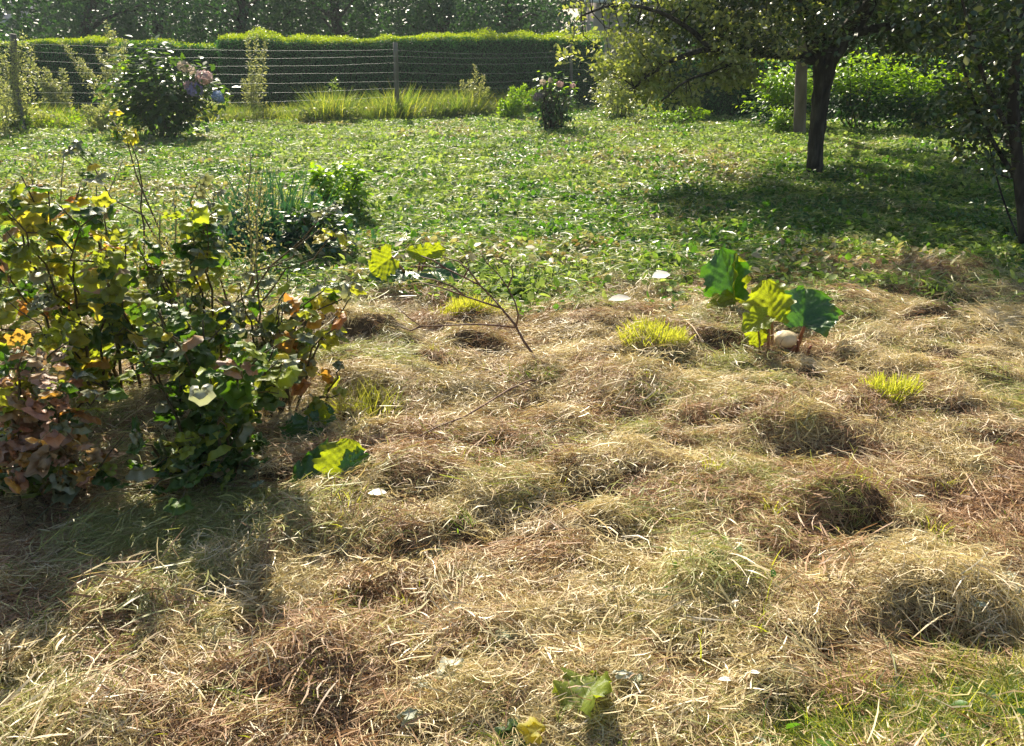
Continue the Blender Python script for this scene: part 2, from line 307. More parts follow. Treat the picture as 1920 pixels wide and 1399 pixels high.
def rand_dirs(N, up=0.0, s=1.0):
    v = rng.normal(size=(N, 3)) * s; v[:, 2] += up; return norm(v)

# ------------------------------------------------------------------ ground
def axis(segs):
    out = [segs[0][0]]
    for a, b, st in segs: out += list(np.arange(a + st, b + 1e-6, st))
    return A(sorted(set(np.round(out, 4))))
gx = axis([(-200, -20, 12.), (-20, -5, .3), (-5, -3, .08), (-3, 3.4, .028), (3.4, 6, .08), (6, 20, .3), (20, 200, 12.)])
gy = axis([(-40, -2, 4.), (-2, 1, .2), (1, 6.2, .028), (6.2, 12, .08), (12, 24, .25), (24, 60, 2.), (60, 400, 20.)])
XX, YY = np.meshgrid(gx, gy); ZZ = H(XX, YY)
g = MB(); nx, ny = len(gx), len(gy); idx = np.arange(nx * ny).reshape(ny, nx)
g.add(np.stack([XX, YY, ZZ], -1).reshape(-1, 3), np.stack([idx[:-1, :-1], idx[:-1, 1:], idx[1:, 1:], idx[1:, :-1]], -1).reshape(-1, 4))
tag(g.build('ground', M['ground'], smooth=True), kind='structure')

# ------------------------------------------------------------------ litter clumps, instanced over the ground
def clump_blades(n, L, W, sx, sy, thick, spread, curl=.3, seg=3, loose=.12, bend=.55):
    b = MB(); P = np.stack([rng.normal(0, sx, n), rng.normal(0, sy, n), rng.uniform(0, thick, n)], -1)
    a = rng.normal(0, spread, n); pit = rng.normal(.02, loose, n)
    D = np.stack([np.cos(a) * np.cos(pit), np.sin(a) * np.cos(pit), np.sin(pit)], -1) * rng.choice([-1, 1], n)[:, None]
    Ls = rng.uniform(*L, n); Ws = rng.uniform(*W, n)
    # bend sideways: build each blade as a curved strip
    t = np.linspace(0, 1, seg + 1); k = rng.normal(0, bend, n); bz = rng.uniform(-.25, .55, n) * curl * 2
    side = norm(np.cross(D, A((0, 0, 1.)))); upv = norm(np.cross(side, D)); rl = rng.normal(0, .7, n)
    wd = side * np.cos(rl)[:, None] + upv * np.sin(rl)[:, None]
    c = P[:, None] + D[:, None] * ((t - .5)[None, :, None] * Ls[:, None, None]) + side[:, None] * ((k[:, None] * (t - .5) ** 2) * Ls[:, None])[..., None] \
        + upv[:, None] * ((bz[:, None] * (t - t ** 2) * 1.6) * Ls[:, None])[..., None]
    wt = np.sin(np.pi * (t * .86 + .12)) * .5 + .12
    off = wd[:, None] * (wt[None, :] * Ws[:, None])[..., None]
    V = np.stack([c - off, c + off], 2).reshape(-1, 3)
    base = (np.arange(n) * (seg + 1) * 2)[:, None, None]
    q = A([(2 * j, 2 * j + 1, 2 * j + 3, 2 * j + 2) for j in range(seg)])[None] + base
    b.add(V, q.reshape(-1, 4), None, np.repeat(rng.random(n), (seg + 1) * 2)); return b
def clump_leaves(n, L, sx, thick, tilt=.5, tpl=T_OVAL, extra=0):
    b = MB(); P = np.stack([rng.normal(0, sx, n), rng.normal(0, sx, n), rng.uniform(0.0, thick, n)], -1)
    nr = rand_dirs(n, 1.0 / tilt, 1.0); ax = rand_dirs(n, .1); Ls = rng.uniform(*L, n)
    b.leaves(tpl, P, ax, nr, Ls, Ls * rng.uniform(.45, .8, n)); return b
def tuft_blades(n, L, W, r, lean=.35, seg=3, droop=.5, cut=False):
    b = MB(); a = rng.uniform(0, 2 * np.pi, n); rr = r * np.sqrt(rng.random(n)); P = np.stack([np.cos(a) * rr, np.sin(a) * rr, np.full(n, -.01)], -1)
    D = norm(np.stack([rng.normal(0, lean, n) + np.cos(a) * rr / max(r, 1e-4) * lean, rng.normal(0, lean, n) + np.sin(a) * rr / max(r, 1e-4) * lean, np.ones(n)], -1))
    Ls = rng.uniform(*L, n); Ws = rng.uniform(*W, n); t = np.linspace(0, 1, seg + 1)
    hz = norm(np.stack([D[:, 0], D[:, 1], np.zeros(n)], -1) + 1e-6); dr = rng.uniform(.1, 1, n) * droop
    c = P[:, None] + D[:, None] * (t[None, :, None] * Ls[:, None, None]) + (hz * .8 - A((0, 0, .7)))[:, None] * ((dr[:, None] * t ** 2.2) * Ls[:, None])[..., None]
    az = rng.uniform(0, np.pi, n); wd = np.stack([np.cos(az), np.sin(az), np.zeros(n)], -1)
    wt = (1 - t ** 1.6 * (.45 if cut else .92)) * .5; off = wd[:, None] * (wt[None] * Ws[:, None])[..., None]
    V = np.stack([c - off, c + off], 2).reshape(-1, 3); base = (np.arange(n) * (seg + 1) * 2)[:, None, None]
    q = A([(2 * j, 2 * j + 1, 2 * j + 3, 2 * j + 2) for j in range(seg)])[None] + base
    b.add(V, q.reshape(-1, 4), None, np.repeat(rng.random(n), (seg + 1) * 2)); return b

def scatter(name, variants, P, rot, scl, idx, label):
    """one object: points that carry an instance of one of the variants each"""
    coll = bpy.data.collections.new(name + '_kinds')
    for k, (b, m) in enumerate(variants):
        coll.objects.link(bpy.data.objects.new('%s_kind_%02d' % (name, k), b.mesh(name, m)))
    me = bpy.data.meshes.new(name); me.vertices.add(len(P)); me.vertices.foreach_set('co', P.astype(np.float32).ravel())
    for nm, ty, arr, key in (('rot', 'FLOAT_VECTOR', rot, 'vector'), ('scl', 'FLOAT', scl, 'value'), ('idx', 'INT', idx, 'value')):
        at = me.attributes.new(nm, ty, 'POINT'); at.data.foreach_set(key, arr.astype(np.int32 if ty == 'INT' else np.float32).ravel())
    o = bpy.data.objects.new(name, me); sc.collection.objects.link(o)
    ng = bpy.data.node_groups.new(name, 'GeometryNodeTree')
    ng.interface.new_socket('Geometry', in_out='INPUT', socket_type='NodeSocketGeometry'); ng.interface.new_socket('Geometry', in_out='OUTPUT', socket_type='NodeSocketGeometry')
    gi, go = ng.nodes.new('NodeGroupInput'), ng.nodes.new('NodeGroupOutput')
    ip = ng.nodes.new('GeometryNodeInstanceOnPoints'); ci = ng.nodes.new('GeometryNodeCollectionInfo')
    ci.inputs['Collection'].default_value = coll; ci.inputs['Separate Children'].default_value = True; ci.inputs['Reset Children'].default_value = True
    def na(nm, ty):
        n = ng.nodes.new('GeometryNodeInputNamedAttribute'); n.data_type = ty; n.inputs['Name'].default_value = nm; return n.outputs['Attribute']
    ng.links.new(gi.outputs[0], ip.inputs['Points']); ng.links.new(ci.outputs[0], ip.inputs['Instance']); ip.inputs['Pick Instance'].default_value = True
    ng.links.new(na('idx', 'INT'), ip.inputs['Instance Index']); ng.links.new(na('rot', 'FLOAT_VECTOR'), ip.inputs['Rotation']); ng.links.new(na('scl', 'FLOAT'), ip.inputs['Scale'])
    ng.links.new(ip.outputs[0], go.inputs[0])
    md = o.modifiers.new('scatter', 'NODES'); md.node_group = ng
    return tag(o, label, kind='stuff')
def eulers(Z, ang):
    Z = norm(Z); X0 = np.stack([np.cos(ang), np.sin(ang), np.zeros(len(ang))], -1); X = norm(X0 - (X0 * Z).sum(1, keepdims=True) * Z); Yv = np.cross(Z, X)
    return np.stack([np.arctan2(Yv[:, 2], Z[:, 2]), np.arcsin(np.clip(-X[:, 2], -1, 1)), np.arctan2(X[:, 1], X[:, 0])], -1)
def ground_normals(x, y, e=.06):
    return norm(np.stack([-(H(x + e, y) - H(x - e, y)) / (2 * e), -(H(x, y + e) - H(x, y - e)) / (2 * e), np.ones(len(x))], -1))
def wedge(n, y0, y1, m=.9):
    y = np.sqrt(rng.uniform(y0 ** 2, y1 ** 2, n)); return rng.uniform(-1, 1, n) * (.66 * y + m), y

# --- hay of the near ground
kinds = []
for m_, cnt in (('straw', 5), ('straw_pale', 2), ('straw_brown', 3), ('straw_olive', 3)):
    for k in range(cnt):
        if k % 2: kinds.append((clump_blades(72, (.02, .09), (.0009, .0022), .050, .040, .028, 1.0, curl=.4, loose=.16, bend=.6), M[m_]))
        else: kinds.append((clump_blades(56, (.02, .085), (.0013, .0030), .050, .034, .026, .45 + .35 * (k % 3), curl=.2, loose=.13, bend=.30), M[m_]))
n_h = len(kinds)
xs, ys = [], []
for n, a, b in ((5600, 1.1, 2.4), (7000, 2.4, 4.0), (7400, 4.0, 6.4)):
    x, y = wedge(n, a, b, .7); xs.append(x); ys.append(y)
x, y = np.concatenate(xs), np.concatenate(ys)
edge = 5.35 + .5 * vnoise(x / .8, y / .5, 9) + .28 * np.clip(x - .8, 0, 1.6) + np.where(x < -.6, .2, 0)
bare = np.zeros(len(x), bool); green = np.zeros(len(x))
for a, b_, rx, ry in ((1900, 1345, .16, .09), (1690, 1398, .2, .05), (1930, 1150, .08, .12)):
    q_ = G(a, b_); green = np.maximum(green, np.exp(-((x - q_[0]) / rx) ** 2 - ((y - q_[1]) / ry) ** 2))
for a, b_, rx, ry in ((872, 606, .19, .05), (1225, 650, .16, .09), (1668, 752, .11, .07), (1332, 890, .03, .03), (1450, 962, .04, .03), (680, 770, .12, .07), (1748, 1005, .04, .04)):
    q_ = G(a, b_); bare |= ((x - q_[0]) / rx) ** 2 + ((y - q_[1]) / ry) ** 2 < 1
pit = np.zeros(len(x))
for cx_, cy_, rx, ry, a in LUMPS:
    if a < 0: pit = np.maximum(pit, np.exp(-1.5 * (((x - cx_) / rx) ** 2 + ((y - cy_) / ry) ** 2)))
keep = ((y < edge) | (rng.random(len(x)) < .12)) & ~bare & (rng.random(len(x)) > pit * 1.15) & (rng.random(len(x)) > .75 * green); x, y = x[keep], y[keep]  # hay left out of hollows so bare dark soil deepens their shade
flow = .35 + 1.6 * vnoise(x / .5, y / .35, 21) + rng.normal(0, .8, len(x))
pb = .5 * vnoise(x / .45 + 3, y / .33, 31) + .35 * vnoise(x / .16, y / .13, 32); po = .6 * vnoise(x / .6, y / .5 + 9, 41) + .2 * vnoise(x / .2, y / .2, 42)
gl = np.exp(-(((x - 1.55) / .45) ** 2 + ((y - 1.75) / .35) ** 2))         # greener towards the near right corner
r_ = rng.normal(0, .36, len(x)); hgt = H(x, y)
typ = np.where(pb + r_ + (hgt < -.04) * .4 > .24, 2, np.where(po - .9 * np.exp(-(((x - G(1720, 1130)[0]) / .35) ** 2 + ((y - G(1720, 1130)[1]) / .22) ** 2)) + rng.normal(0, .2, len(x)) > .28, 3, np.where(rng.random(len(x)) < .24, 1, 0)))  # low spots lean to brown straw, shade of the hollows put into colour
lo = A([0, 5, 7, 10]); cn = A([5, 2, 3, 3]); ix = lo[typ] + (rng.random(len(x)) * cn[typ]).astype(int)
P = np.stack([x, y, hgt + rng.uniform(-.008, .014, len(x))], -1)
scatter('cut_hay', kinds, P, eulers(ground_normals(x, y) + rng.normal(0, .13, (len(x), 3)), flow), rng.uniform(.7, 1.3, len(x)) * np.where(rng.random(len(x)) < .04, 1.6, 1), ix,
        'dry cut grass and hay strewn over the near half of the ground')

# --- leafy cover of the far ground
kinds = []
for m_, cnt in (('cover', 5), ('cover_green', 3), ('cover_dry', 3)):
    for k in range(cnt):
        kinds.append((clump_leaves(30, (.016, .064), .085, .038, .65), M[m_]))
for m_ in ('straw_olive', 'cover', 'grass'):
    kinds.append((clump_blades(44, (.04, .15), (.002, .0055), .09, .07, .05, .9, bend=.4), M[m_]))
kinds.append((tuft_blades(14, (.04, .10), (.004, .008), .05, .6), M['grass_lit']))
xs, ys = [], []
for n, a, b in ((8500, 4.8, 8.0), (11000, 8.0, 13.0), (9000, 13.0, 20.0)):
    x, y = wedge(n, a, b, 1.2); xs.append(x); ys.append(y)
x, y = np.concatenate(xs), np.concatenate(ys)
edge = 5.35 + .5 * vnoise(x / .8, y / .5, 9) + .28 * np.clip(x - .8, 0, 1.6)
keep = (y > edge - .15) | (rng.random(len(x)) < .06); x, y = x[keep], y[keep]
g1 = vnoise(x / .9, y / .8, 51) + .5 * vnoise(x / .3, y / .25, 52); d1 = vnoise(x / 1.3 + 4, y / 1.0, 53) + .4 * vnoise(x / .3, y / .3, 54)
# greener right under the apple tree and along the middle band, drier spot left of its trunk
gb = .22 + .60 * np.exp(-(((x - 3.6) / 2.6) ** 2 + ((y - 7.8) / 1.8) ** 2)) + .35 * np.exp(-(((x - .4) / 1.4) ** 2 + ((y - 7.0) / .9) ** 2))
db = .9 * np.exp(-(((x - 2.1) / .9) ** 2 + ((y - 10.2) / .8) ** 2)) + .8 * np.exp(-(((x - 2.9) / 1.2) ** 2 + ((y - 6.0) / .35) ** 2))
r1 = rng.random(len(x)); typ = np.where(g1 + gb * 1.6 + rng.normal(0, .22, len(x)) > .62, 1, np.where(d1 + db * 1.5 + rng.normal(0, .35, len(x)) > .62, 2, 0))
lo = A([0, 5, 8]); cn = A([5, 3, 3]); ix = lo[typ] + (rng.random(len(x)) * cn[typ]).astype(int)
ix = np.where(r1 < .33, 11 + (rng.random(len(x)) * 3).astype(int), ix); ix = np.where((r1 > .975), 14, ix)
P = np.stack([x, y, H(x, y) + rng.uniform(-.005, .012, len(x))], -1)
scatter('ground_cover', kinds, P, eulers(ground_normals(x, y, .12) + rng.normal(0, .10, (len(x), 3)), rng.uniform(0, 6.28, len(x))), rng.uniform(.8, 1.45, len(x)), ix,
        'low mat of mown weeds and leaves over the far half of the ground')

# --- grass strip under the fence, long and unmown
kinds = [(tuft_blades(40, (.18, .48), (.006, .012), .12, .28, 3, .45), M[m_]) for m_ in ('grass', 'grass_dull', 'grass_dull', 'grass', 'grass_lit')]
kinds += [(clump_leaves(34, (.05, .10), .10, .24, .9), M[m_]) for m_ in ('shrub_lit', 'weed_leaf')]
FA, FB, FC = G(27, 243)[:2], G(743, 224)[:2], G(1071, 203)[:2]
def fence_pt(t):                            # 0 at the left post, 1 at the middle post, 2 at the right one
    t = np.asarray(t, float)[..., None]; return np.where(t < 1, FA + (FB - FA) * t, FB + (FC - FB) * (t - 1))
n = 3200; t = rng.uniform(-.35, 1.95, n); p = fence_pt(t); ofs = rng.uniform(-.45, 1.0, n)
keep = (vnoise(t * 9, t * 0, 61) > -.55) | (ofs > .1); p, ofs, t = p[keep], ofs[keep], t[keep]
x, y = p[:, 0] + rng.normal(0, .1, len(p)), p[:, 1] + ofs
ix = np.where(t < .42, rng.choice([0, 4, 5, 6, 5], len(t)), np.where(t > 1.55, rng.choice([4, 5, 6, 5], len(t)), rng.choice([0, 1, 2, 3, 3, 4, 6], len(t))))
scatter('grass_verge', kinds, np.stack([x, y, H(x, y)], -1), eulers(np.tile(A((0., 0, 1)), (len(x), 1)), rng.uniform(0, 6.28, len(x))),
        rng.uniform(.7, 1.6, len(x)) * (.85 + .35 * vnoise(t * 11, t * 0 + 2, 62)), ix, 'long unmown grass and weeds along the foot of the wire fence')

# --- green grass in the near right corner and thin fresh blades
kinds = [(tuft_blades(26, (.03, .085), (.002, .0042), .045, .6, 3, .6), M[m_]) for m_ in ('grass', 'grass', 'grass_lit', 'grass_dull')] + [(clump_leaves(7, (.02, .045), .04, .03, .6), M['cover_green'])]
n = 2600; x, y = wedge(n, 1.15, 3.6, .5)
c1 = .0
for (a, b, rx, ry, w) in ((1880, 1340, .20, .10, 1.), (1650, 1385, .22, .06, .8), (1915, 1150, .10, .12, .6), (560, 1110, .25, .05, .4), (1300, 1395, .3, .05, .5), (950, 1395, .2, .04, .5)):
    q = G(a, b); c1 = c1 + w * np.exp(-((x - q[0]) / rx) ** 2 - ((y - q[1]) / ry) ** 2)
keep = rng.random(n) < np.clip(c1, .09, 1); x, y = x[keep], y[keep]
more = 420; qx = rng.normal(G(1890, 1345)[0], .13, more); qy = rng.normal(G(1890, 1345)[1], .07, more)
more2 = 240; q2 = G(1640, 1392); qx = np.concatenate([qx, rng.normal(q2[0], .13, more2)]); qy = np.concatenate([qy, rng.normal(q2[1], .05, more2)])
x, y = np.concatenate([x, qx]), np.concatenate([y, qy])
scatter('fresh_grass', kinds, np.stack([x, y, H(x, y) + .012], -1), eulers(np.tile(A((0., 0, 1)), (len(x), 1)) + rng.normal(0, .2, (len(x), 3)), rng.uniform(0, 6.28, len(x))),
        rng.uniform(.7, 1.5, len(x)), np.where(rng.random(len(x)) < .02, 4, rng.choice([0, 1, 2, 2, 3], len(x))), 'short green grass growing through the hay in the near corner')

# ------------------------------------------------------------------ houses beyond the garden
def house(x0, x1, y0, y1, zw, zr, wallm, label, wins):
    e = thing('house', ((x0 + x1) / 2, (y0 + y1) / 2, 0), label, 'house')
    b = MB(); b.box((x0, y0, -.5), (x1, y1, zw)); b.build('wall', wallm, e)
    b = MB(); o = .5; ym = (y0 + y1) / 2
    b.add([(x0 - o, y0 - o, zw - .1), (x1 + o, y0 - o, zw - .1), (x1 + o, ym, zr), (x0 - o, ym, zr), (x0 - o, y1 + o, zw - .1), (x1 + o, y1 + o, zw - .1)], [(0, 1, 2, 3), (3, 2, 5, 4)])
    b.add([(x0 - o, y0 - o, zw - .25), (x1 + o, y0 - o, zw - .25), (x1 + o, ym, zr - .15), (x0 - o, ym, zr - .15), (x0 - o, y1 + o, zw - .25), (x1 + o, y1 + o, zw - .25)], [(3, 2, 1, 0), (4, 5, 2, 3)])
    b.add([(x0 - o, y0 - o, zw - .25), (x1 + o, y0 - o, zw - .25), (x1 + o, y0 - o, zw - .1), (x0 - o, y0 - o, zw - .1)], [(0, 1, 2, 3)])
    for xx, s in ((x0, -1), (x1, 1)): b.add([(xx + s * .01, y0, zw), (xx + s * .01, y1, zw), (xx + s * .01, ym, zr - .2)], None, [(0, 1, 2)])
    b.build('roof', M['roof'], e)
    b = MB(); b.box((x0 - o, y0 - o - .12, zw - .3), (x1 + o, y0 - o - .01, zw - .2)); b.build('gutter', M['frame'], e)
    for (a, c, z0, z1) in wins:
        b = MB(); b.box((a, y0 - .05, z0), (c, y0 - .005, z1)); f = b.build('window', M['frame'], e)
        b = MB(); b.box((a + .08, y0 - .06, z0 + .08), (c - .08, y0 - .052, z1 - .08)); gl_ = b.build('pane', M['glass'], e, origin=A(e.location)); gl_.parent = f; 
    return e
pL = Y(-40, 37, 44); pR = Y(48, 37, 44)
house(pL[0] - 9, pR[0], 44, 52, pL[2] + .15, 6.0, M['wall_grey'], 'grey house with slate roof behind the trees beyond the left fence post', [(pR[0] - 3, pR[0] - 1.6, .9, 2.0)])
pL = Y(1118, 60, 32); pR = Y(1225, 60, 32)
house(pL[0], pR[0] + 5, 32, 40, 2.9, 5.5, M['wall'], 'pale plastered house glimpsed through the apple branches beyond the hedge end', [(pL[0] + 3.4, pL[0] + 4.8, 1., 2.1)])

# ------------------------------------------------------------------ trees behind the hedges
def blob_pts(n, c, r, shell=.55, zmin=None):
    d = rand_dirs(n); rad = shell + (1 - shell) * rng.random(n) ** .6; p = A(c) + d * rad[:, None] * A(r)
    p = p * 1.0
    return p
def limb(p0, p1, r0, r1, n=7, bow=.15, wig=.04):
    t = np.linspace(0, 1, n)[:, None]; L = np.linalg.norm(p1 - p0); P = p0 + (p1 - p0) * t; P[:, 2] += np.sin(t[:, 0] * np.pi) * bow * L
    P[1:-1] += rng.normal(0, wig * L, (n - 2, 3)); return P, np.linspace(r0, r1, n)
def big_tree(x, y, h, r, n, label, leaf=.085, matl='dark_leaf', zlow=.25, name='tree'):
    e = thing(name, (x, y, 0), label, 'tree', 'trees beyond the hedge'); b = MB(); base = A((x, y, -.1)); top = A((x + rng.normal(0, .3), y, h * .75))
    P, R = limb(base, top, .22, .07, 9, 0, .02); b.tube(P, R, 9, wob=.05); tips = []
    for k in range(12):
        a = rng.uniform(0, 6.28); t = rng.uniform(.15, .95); s0 = P[int(t * 8)]; el = rng.uniform(-.1, .8)
        tip = s0 + A((math.cos(a) * math.cos(el), math.sin(a) * math.cos(el), math.sin(el))) * r * rng.uniform(.6, .95)
        Q, S = limb(s0, tip, .06, .015, 5, .06, .04); b.tube(Q, S, 5); tips.append(tip)
    b.build('trunk', M['bark'], e, smooth=True)
    c = MB(); nc = 110; cen = A((x, y, 0)) + rand_dirs(nc) * (rng.random(nc) ** .45)[:, None] * A((r, r * .8, 0)) + A((0, 0, 1)) * (.3 + (h - .3) * rng.random(nc) ** 1.25)[:, None]
    cen = np.vstack([cen, A(tips)]); w = rng.integers(0, len(cen), n); rr = rng.uniform(.25, .75, len(cen))
    p = cen[w] + rng.normal(size=(n, 3)) * rr[w][:, None] * .55; p = p[p[:, 2] > .3]
    m_ = len(p); L = rng.uniform(.7, 1.3, m_) * leaf; c.leaves(T_DIAMOND, p, rand_dirs(m_, -.4), rand_dirs(m_, .9), L, L * .62); c.build('crown', M[matl], e)
for i, (px, yy, h, r, lab, ml) in enumerate((
        (-150, 27, 5.0, 2.6, 'dark leafy tree behind the hedge, past the left end of the fence', 'dark_leaf'),
        (135, 26, 5.5, 2.4, 'tall grey green tree behind the low left hedge beside the slate roof', 'dark_leaf'),
        (300, 28, 5.2, 2.5, 'dark tree rising behind the purple flowered shrub and low hedge', 'dark_leaf'),
        (455, 25, 4.8, 2.0, 'tree with glinting leaves above the left end of the tall hedge', 'dark_leaf'),
        (640, 27, 5.6, 2.5, 'dense blue green tree above the tall hedge left of the middle fence post', 'dark_leaf'),
        (830, 26, 5.4, 2.3, 'dark tree behind the tall hedge just right of the middle fence post', 'dark_leaf'),
        (960, 29, 5.0, 1.9, 'round dark tree behind the right part of the tall hedge', 'dark_leaf'),
        (1420, 25, 5.2, 2.4, 'dark tree standing behind the apple tree at the far edge', 'dark_leaf'),
        (1680, 24, 5.5, 2.6, 'dark tree behind the bright green shrubs', 'dark_leaf'),
        (1950, 24, 5.5, 2.6, 'dark tree behind the small tree at the right edge', 'dark_leaf'))):
    big_tree(float(Y(px, 62, yy)[0]), yy, h, r * 1.15, 15000, lab, leaf=.115)
c = MB(); n = 60000; x = rng.uniform(-34, 36, n); keep = ~((x > -30) & (x < -22)); x = x[keep]; n = len(x)
p = np.stack([x, rng.uniform(46, 56, n) - 10 * (np.abs(x) < 21) , rng.random(n) ** .8 * (5.2 + 1.2 * vnoise(x / 3, x * 0, 71))], -1)
p = p[~((p[:, 0] > 2.2) & (p[:, 0] < 5.8) & (p[:, 2] < 3.4))]; n = len(p)
c.leaves(T_DIAMOND, p, rand_dirs(n, -.3), rand_dirs(n, .6), rng.uniform(.3, .6, n), rng.uniform(.2, .4, n))
tag(c.build('far_woodland', M['dark_leaf']), 'far dark woodland seen between the trunks beyond the hedge', kind='stuff')

# ------------------------------------------------------------------ hedges
def hedge(x0, y0, x1, y1, zt, th, n, label, shoots=3000, zt2=None, leaf=.04, shoot_h=.16, name='hedge'):
    """runs from (x0,y0) to (x1,y1) along its front foot; th is its depth"""
    e = thing(name, ((x0 + x1) / 2, (y0 + y1) / 2, 0), label, 'hedge'); zt2 = zt if zt2 is None else zt2
    d = A((x1 - x0, y1 - y0)); Lh = np.linalg.norm(d); d = d / Lh; nn = A((-d[1], d[0]))
    def pos(s, w, z): # along, into depth, height
        s, w, z = np.broadcast_arrays(s, w, z); return np.stack([x0 + d[0] * s + nn[0] * w, y0 + d[1] * s + nn[1] * w, z], -1)
    def top(s): return zt + (zt2 - zt) * s / Lh + .05 * vnoise(s / .8, s * 0, 81) + .025 * vnoise(s / .2, s * 0, 82)
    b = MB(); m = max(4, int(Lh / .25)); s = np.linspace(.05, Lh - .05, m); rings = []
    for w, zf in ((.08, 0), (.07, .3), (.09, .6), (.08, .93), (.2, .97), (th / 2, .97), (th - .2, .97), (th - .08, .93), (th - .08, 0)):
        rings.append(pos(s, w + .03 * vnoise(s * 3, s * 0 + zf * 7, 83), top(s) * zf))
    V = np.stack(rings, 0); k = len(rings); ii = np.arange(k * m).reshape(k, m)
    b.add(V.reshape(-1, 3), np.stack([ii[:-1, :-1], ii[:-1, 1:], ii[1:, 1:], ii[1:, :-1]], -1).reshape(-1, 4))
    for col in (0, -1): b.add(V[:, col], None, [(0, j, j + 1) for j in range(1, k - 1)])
    b.build('dark_core', M['core'], e, smooth=True)  # solid dark filler standing in for the shade inside the hedge
    c = MB(); nf = int(n * .62); s = rng.uniform(0, Lh, nf); z = rng.random(nf) * top(s); w = .02 + .06 * vnoise(s / .35, z / .3, 84) + rng.normal(0, .025, nf)
    c.leaves(T_DIAMOND, pos(s, w, z), rand_dirs(nf, -.2), norm(rng.normal(size=(nf, 3)) * .8 + A((-nn[0], -nn[1], .55))), rng.uniform(.7, 1.3, nf) * leaf, rng.uniform(.4, .7, nf) * leaf)
    nf = int(n * .26); s = rng.uniform(0, Lh, nf); w = rng.uniform(0, th, nf); z = top(s) - .02 + rng.normal(0, .02, nf)
    c.leaves(T_DIAMOND, pos(s, w, z), rand_dirs(nf, .5), rand_dirs(nf, 1.2), rng.uniform(.7, 1.3, nf) * leaf, rng.uniform(.4, .7, nf) * leaf)
    nf = int(n * .12); w = rng.uniform(0, th, nf); s = rng.choice([0, Lh], nf) + rng.normal(0, .03, nf); z = rng.random(nf) * (zt - .02)
    c.leaves(T_DIAMOND, pos(s, w, z), rand_dirs(nf), rand_dirs(nf, .5), leaf, leaf * .6)
    c.build('foliage', M['hedge_leaf'], e)
    c = MB(); s = rng.uniform(0, Lh, shoots); w = rng.uniform(-.03, th, shoots); g_ = .42 + .34 * vnoise(s / .45, s * 0, 85) + .2 * vnoise(s / 2.2, s * 0 + 4, 86); hh = shoot_h * np.clip(g_, .15, 1.2) * rng.uniform(.3, 1.2, shoots)
    for q in range(4):
        c.leaves(T_DIAMOND, pos(s, w, top(s) - .03 + hh * (q / 3)) + rng.normal(0, .012, (shoots, 3)), rand_dirs(shoots, 1.3), rand_dirs(shoots, .2), leaf * 1.05, leaf * .5)
    c.build('young_shoots', M['hedge_shoot'], e)
    return e
yh = 19.2
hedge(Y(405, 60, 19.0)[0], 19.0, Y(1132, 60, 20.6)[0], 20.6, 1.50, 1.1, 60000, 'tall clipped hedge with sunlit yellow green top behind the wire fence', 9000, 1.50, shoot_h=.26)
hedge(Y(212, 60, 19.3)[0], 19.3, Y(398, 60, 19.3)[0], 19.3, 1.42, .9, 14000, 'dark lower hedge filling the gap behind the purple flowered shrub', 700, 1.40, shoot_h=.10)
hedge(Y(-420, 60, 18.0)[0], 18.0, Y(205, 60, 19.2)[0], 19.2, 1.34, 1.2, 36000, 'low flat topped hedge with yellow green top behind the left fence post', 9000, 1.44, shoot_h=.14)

def shrub(name, px, py, w, h, n, label, mat_top, mat_low='hedge_leaf', dep=.6, leaf=.07, stems=7, split=.55, cat='shrub', group=None, nclump=26, at=None, up=.5):
    p0 = GH(px, py) if at is None else A(at); e = thing(name, p0, label, cat, group); b = MB(); cen = []
    for k in range(stems):
        a = rng.uniform(0, 6.28); tip = p0 + A((math.cos(a) * w * .35, math.sin(a) * dep * .4, h * rng.uniform(.55, .9)))
        P, R = limb(p0 + A((rng.normal(0, .06), rng.normal(0, .05), -.02)), tip, .014, .005, 5, 0, .04); b.tube(P, R, 5); cen.append(tip)
    b.build('stems', M['stem'], e)
    cc = p0 + A((0, 0, h * .5)) + rand_dirs(nclump) * (rng.random(nclump) ** .4)[:, None] * A((w * .44, dep * .44, h * .46)); cen = np.vstack([cc, A(cen)])
    k = rng.integers(0, len(cen), n); p = cen[k] + rng.normal(size=(n, 3)) * A((w, dep, h)) * .085; p = p[p[:, 2] > p0[2] + .01]
    nn = len(p); lit = (p[:, 2] - p0[2]) / h + rng.normal(0, .08, nn) > split  # light above and shade below put into leaf colour by height
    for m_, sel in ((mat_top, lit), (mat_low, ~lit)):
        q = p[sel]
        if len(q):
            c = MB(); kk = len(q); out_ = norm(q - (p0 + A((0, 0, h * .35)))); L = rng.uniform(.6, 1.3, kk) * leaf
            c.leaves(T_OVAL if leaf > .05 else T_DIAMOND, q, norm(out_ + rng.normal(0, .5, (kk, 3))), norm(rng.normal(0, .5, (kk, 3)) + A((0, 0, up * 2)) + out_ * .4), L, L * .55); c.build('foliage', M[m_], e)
    return e
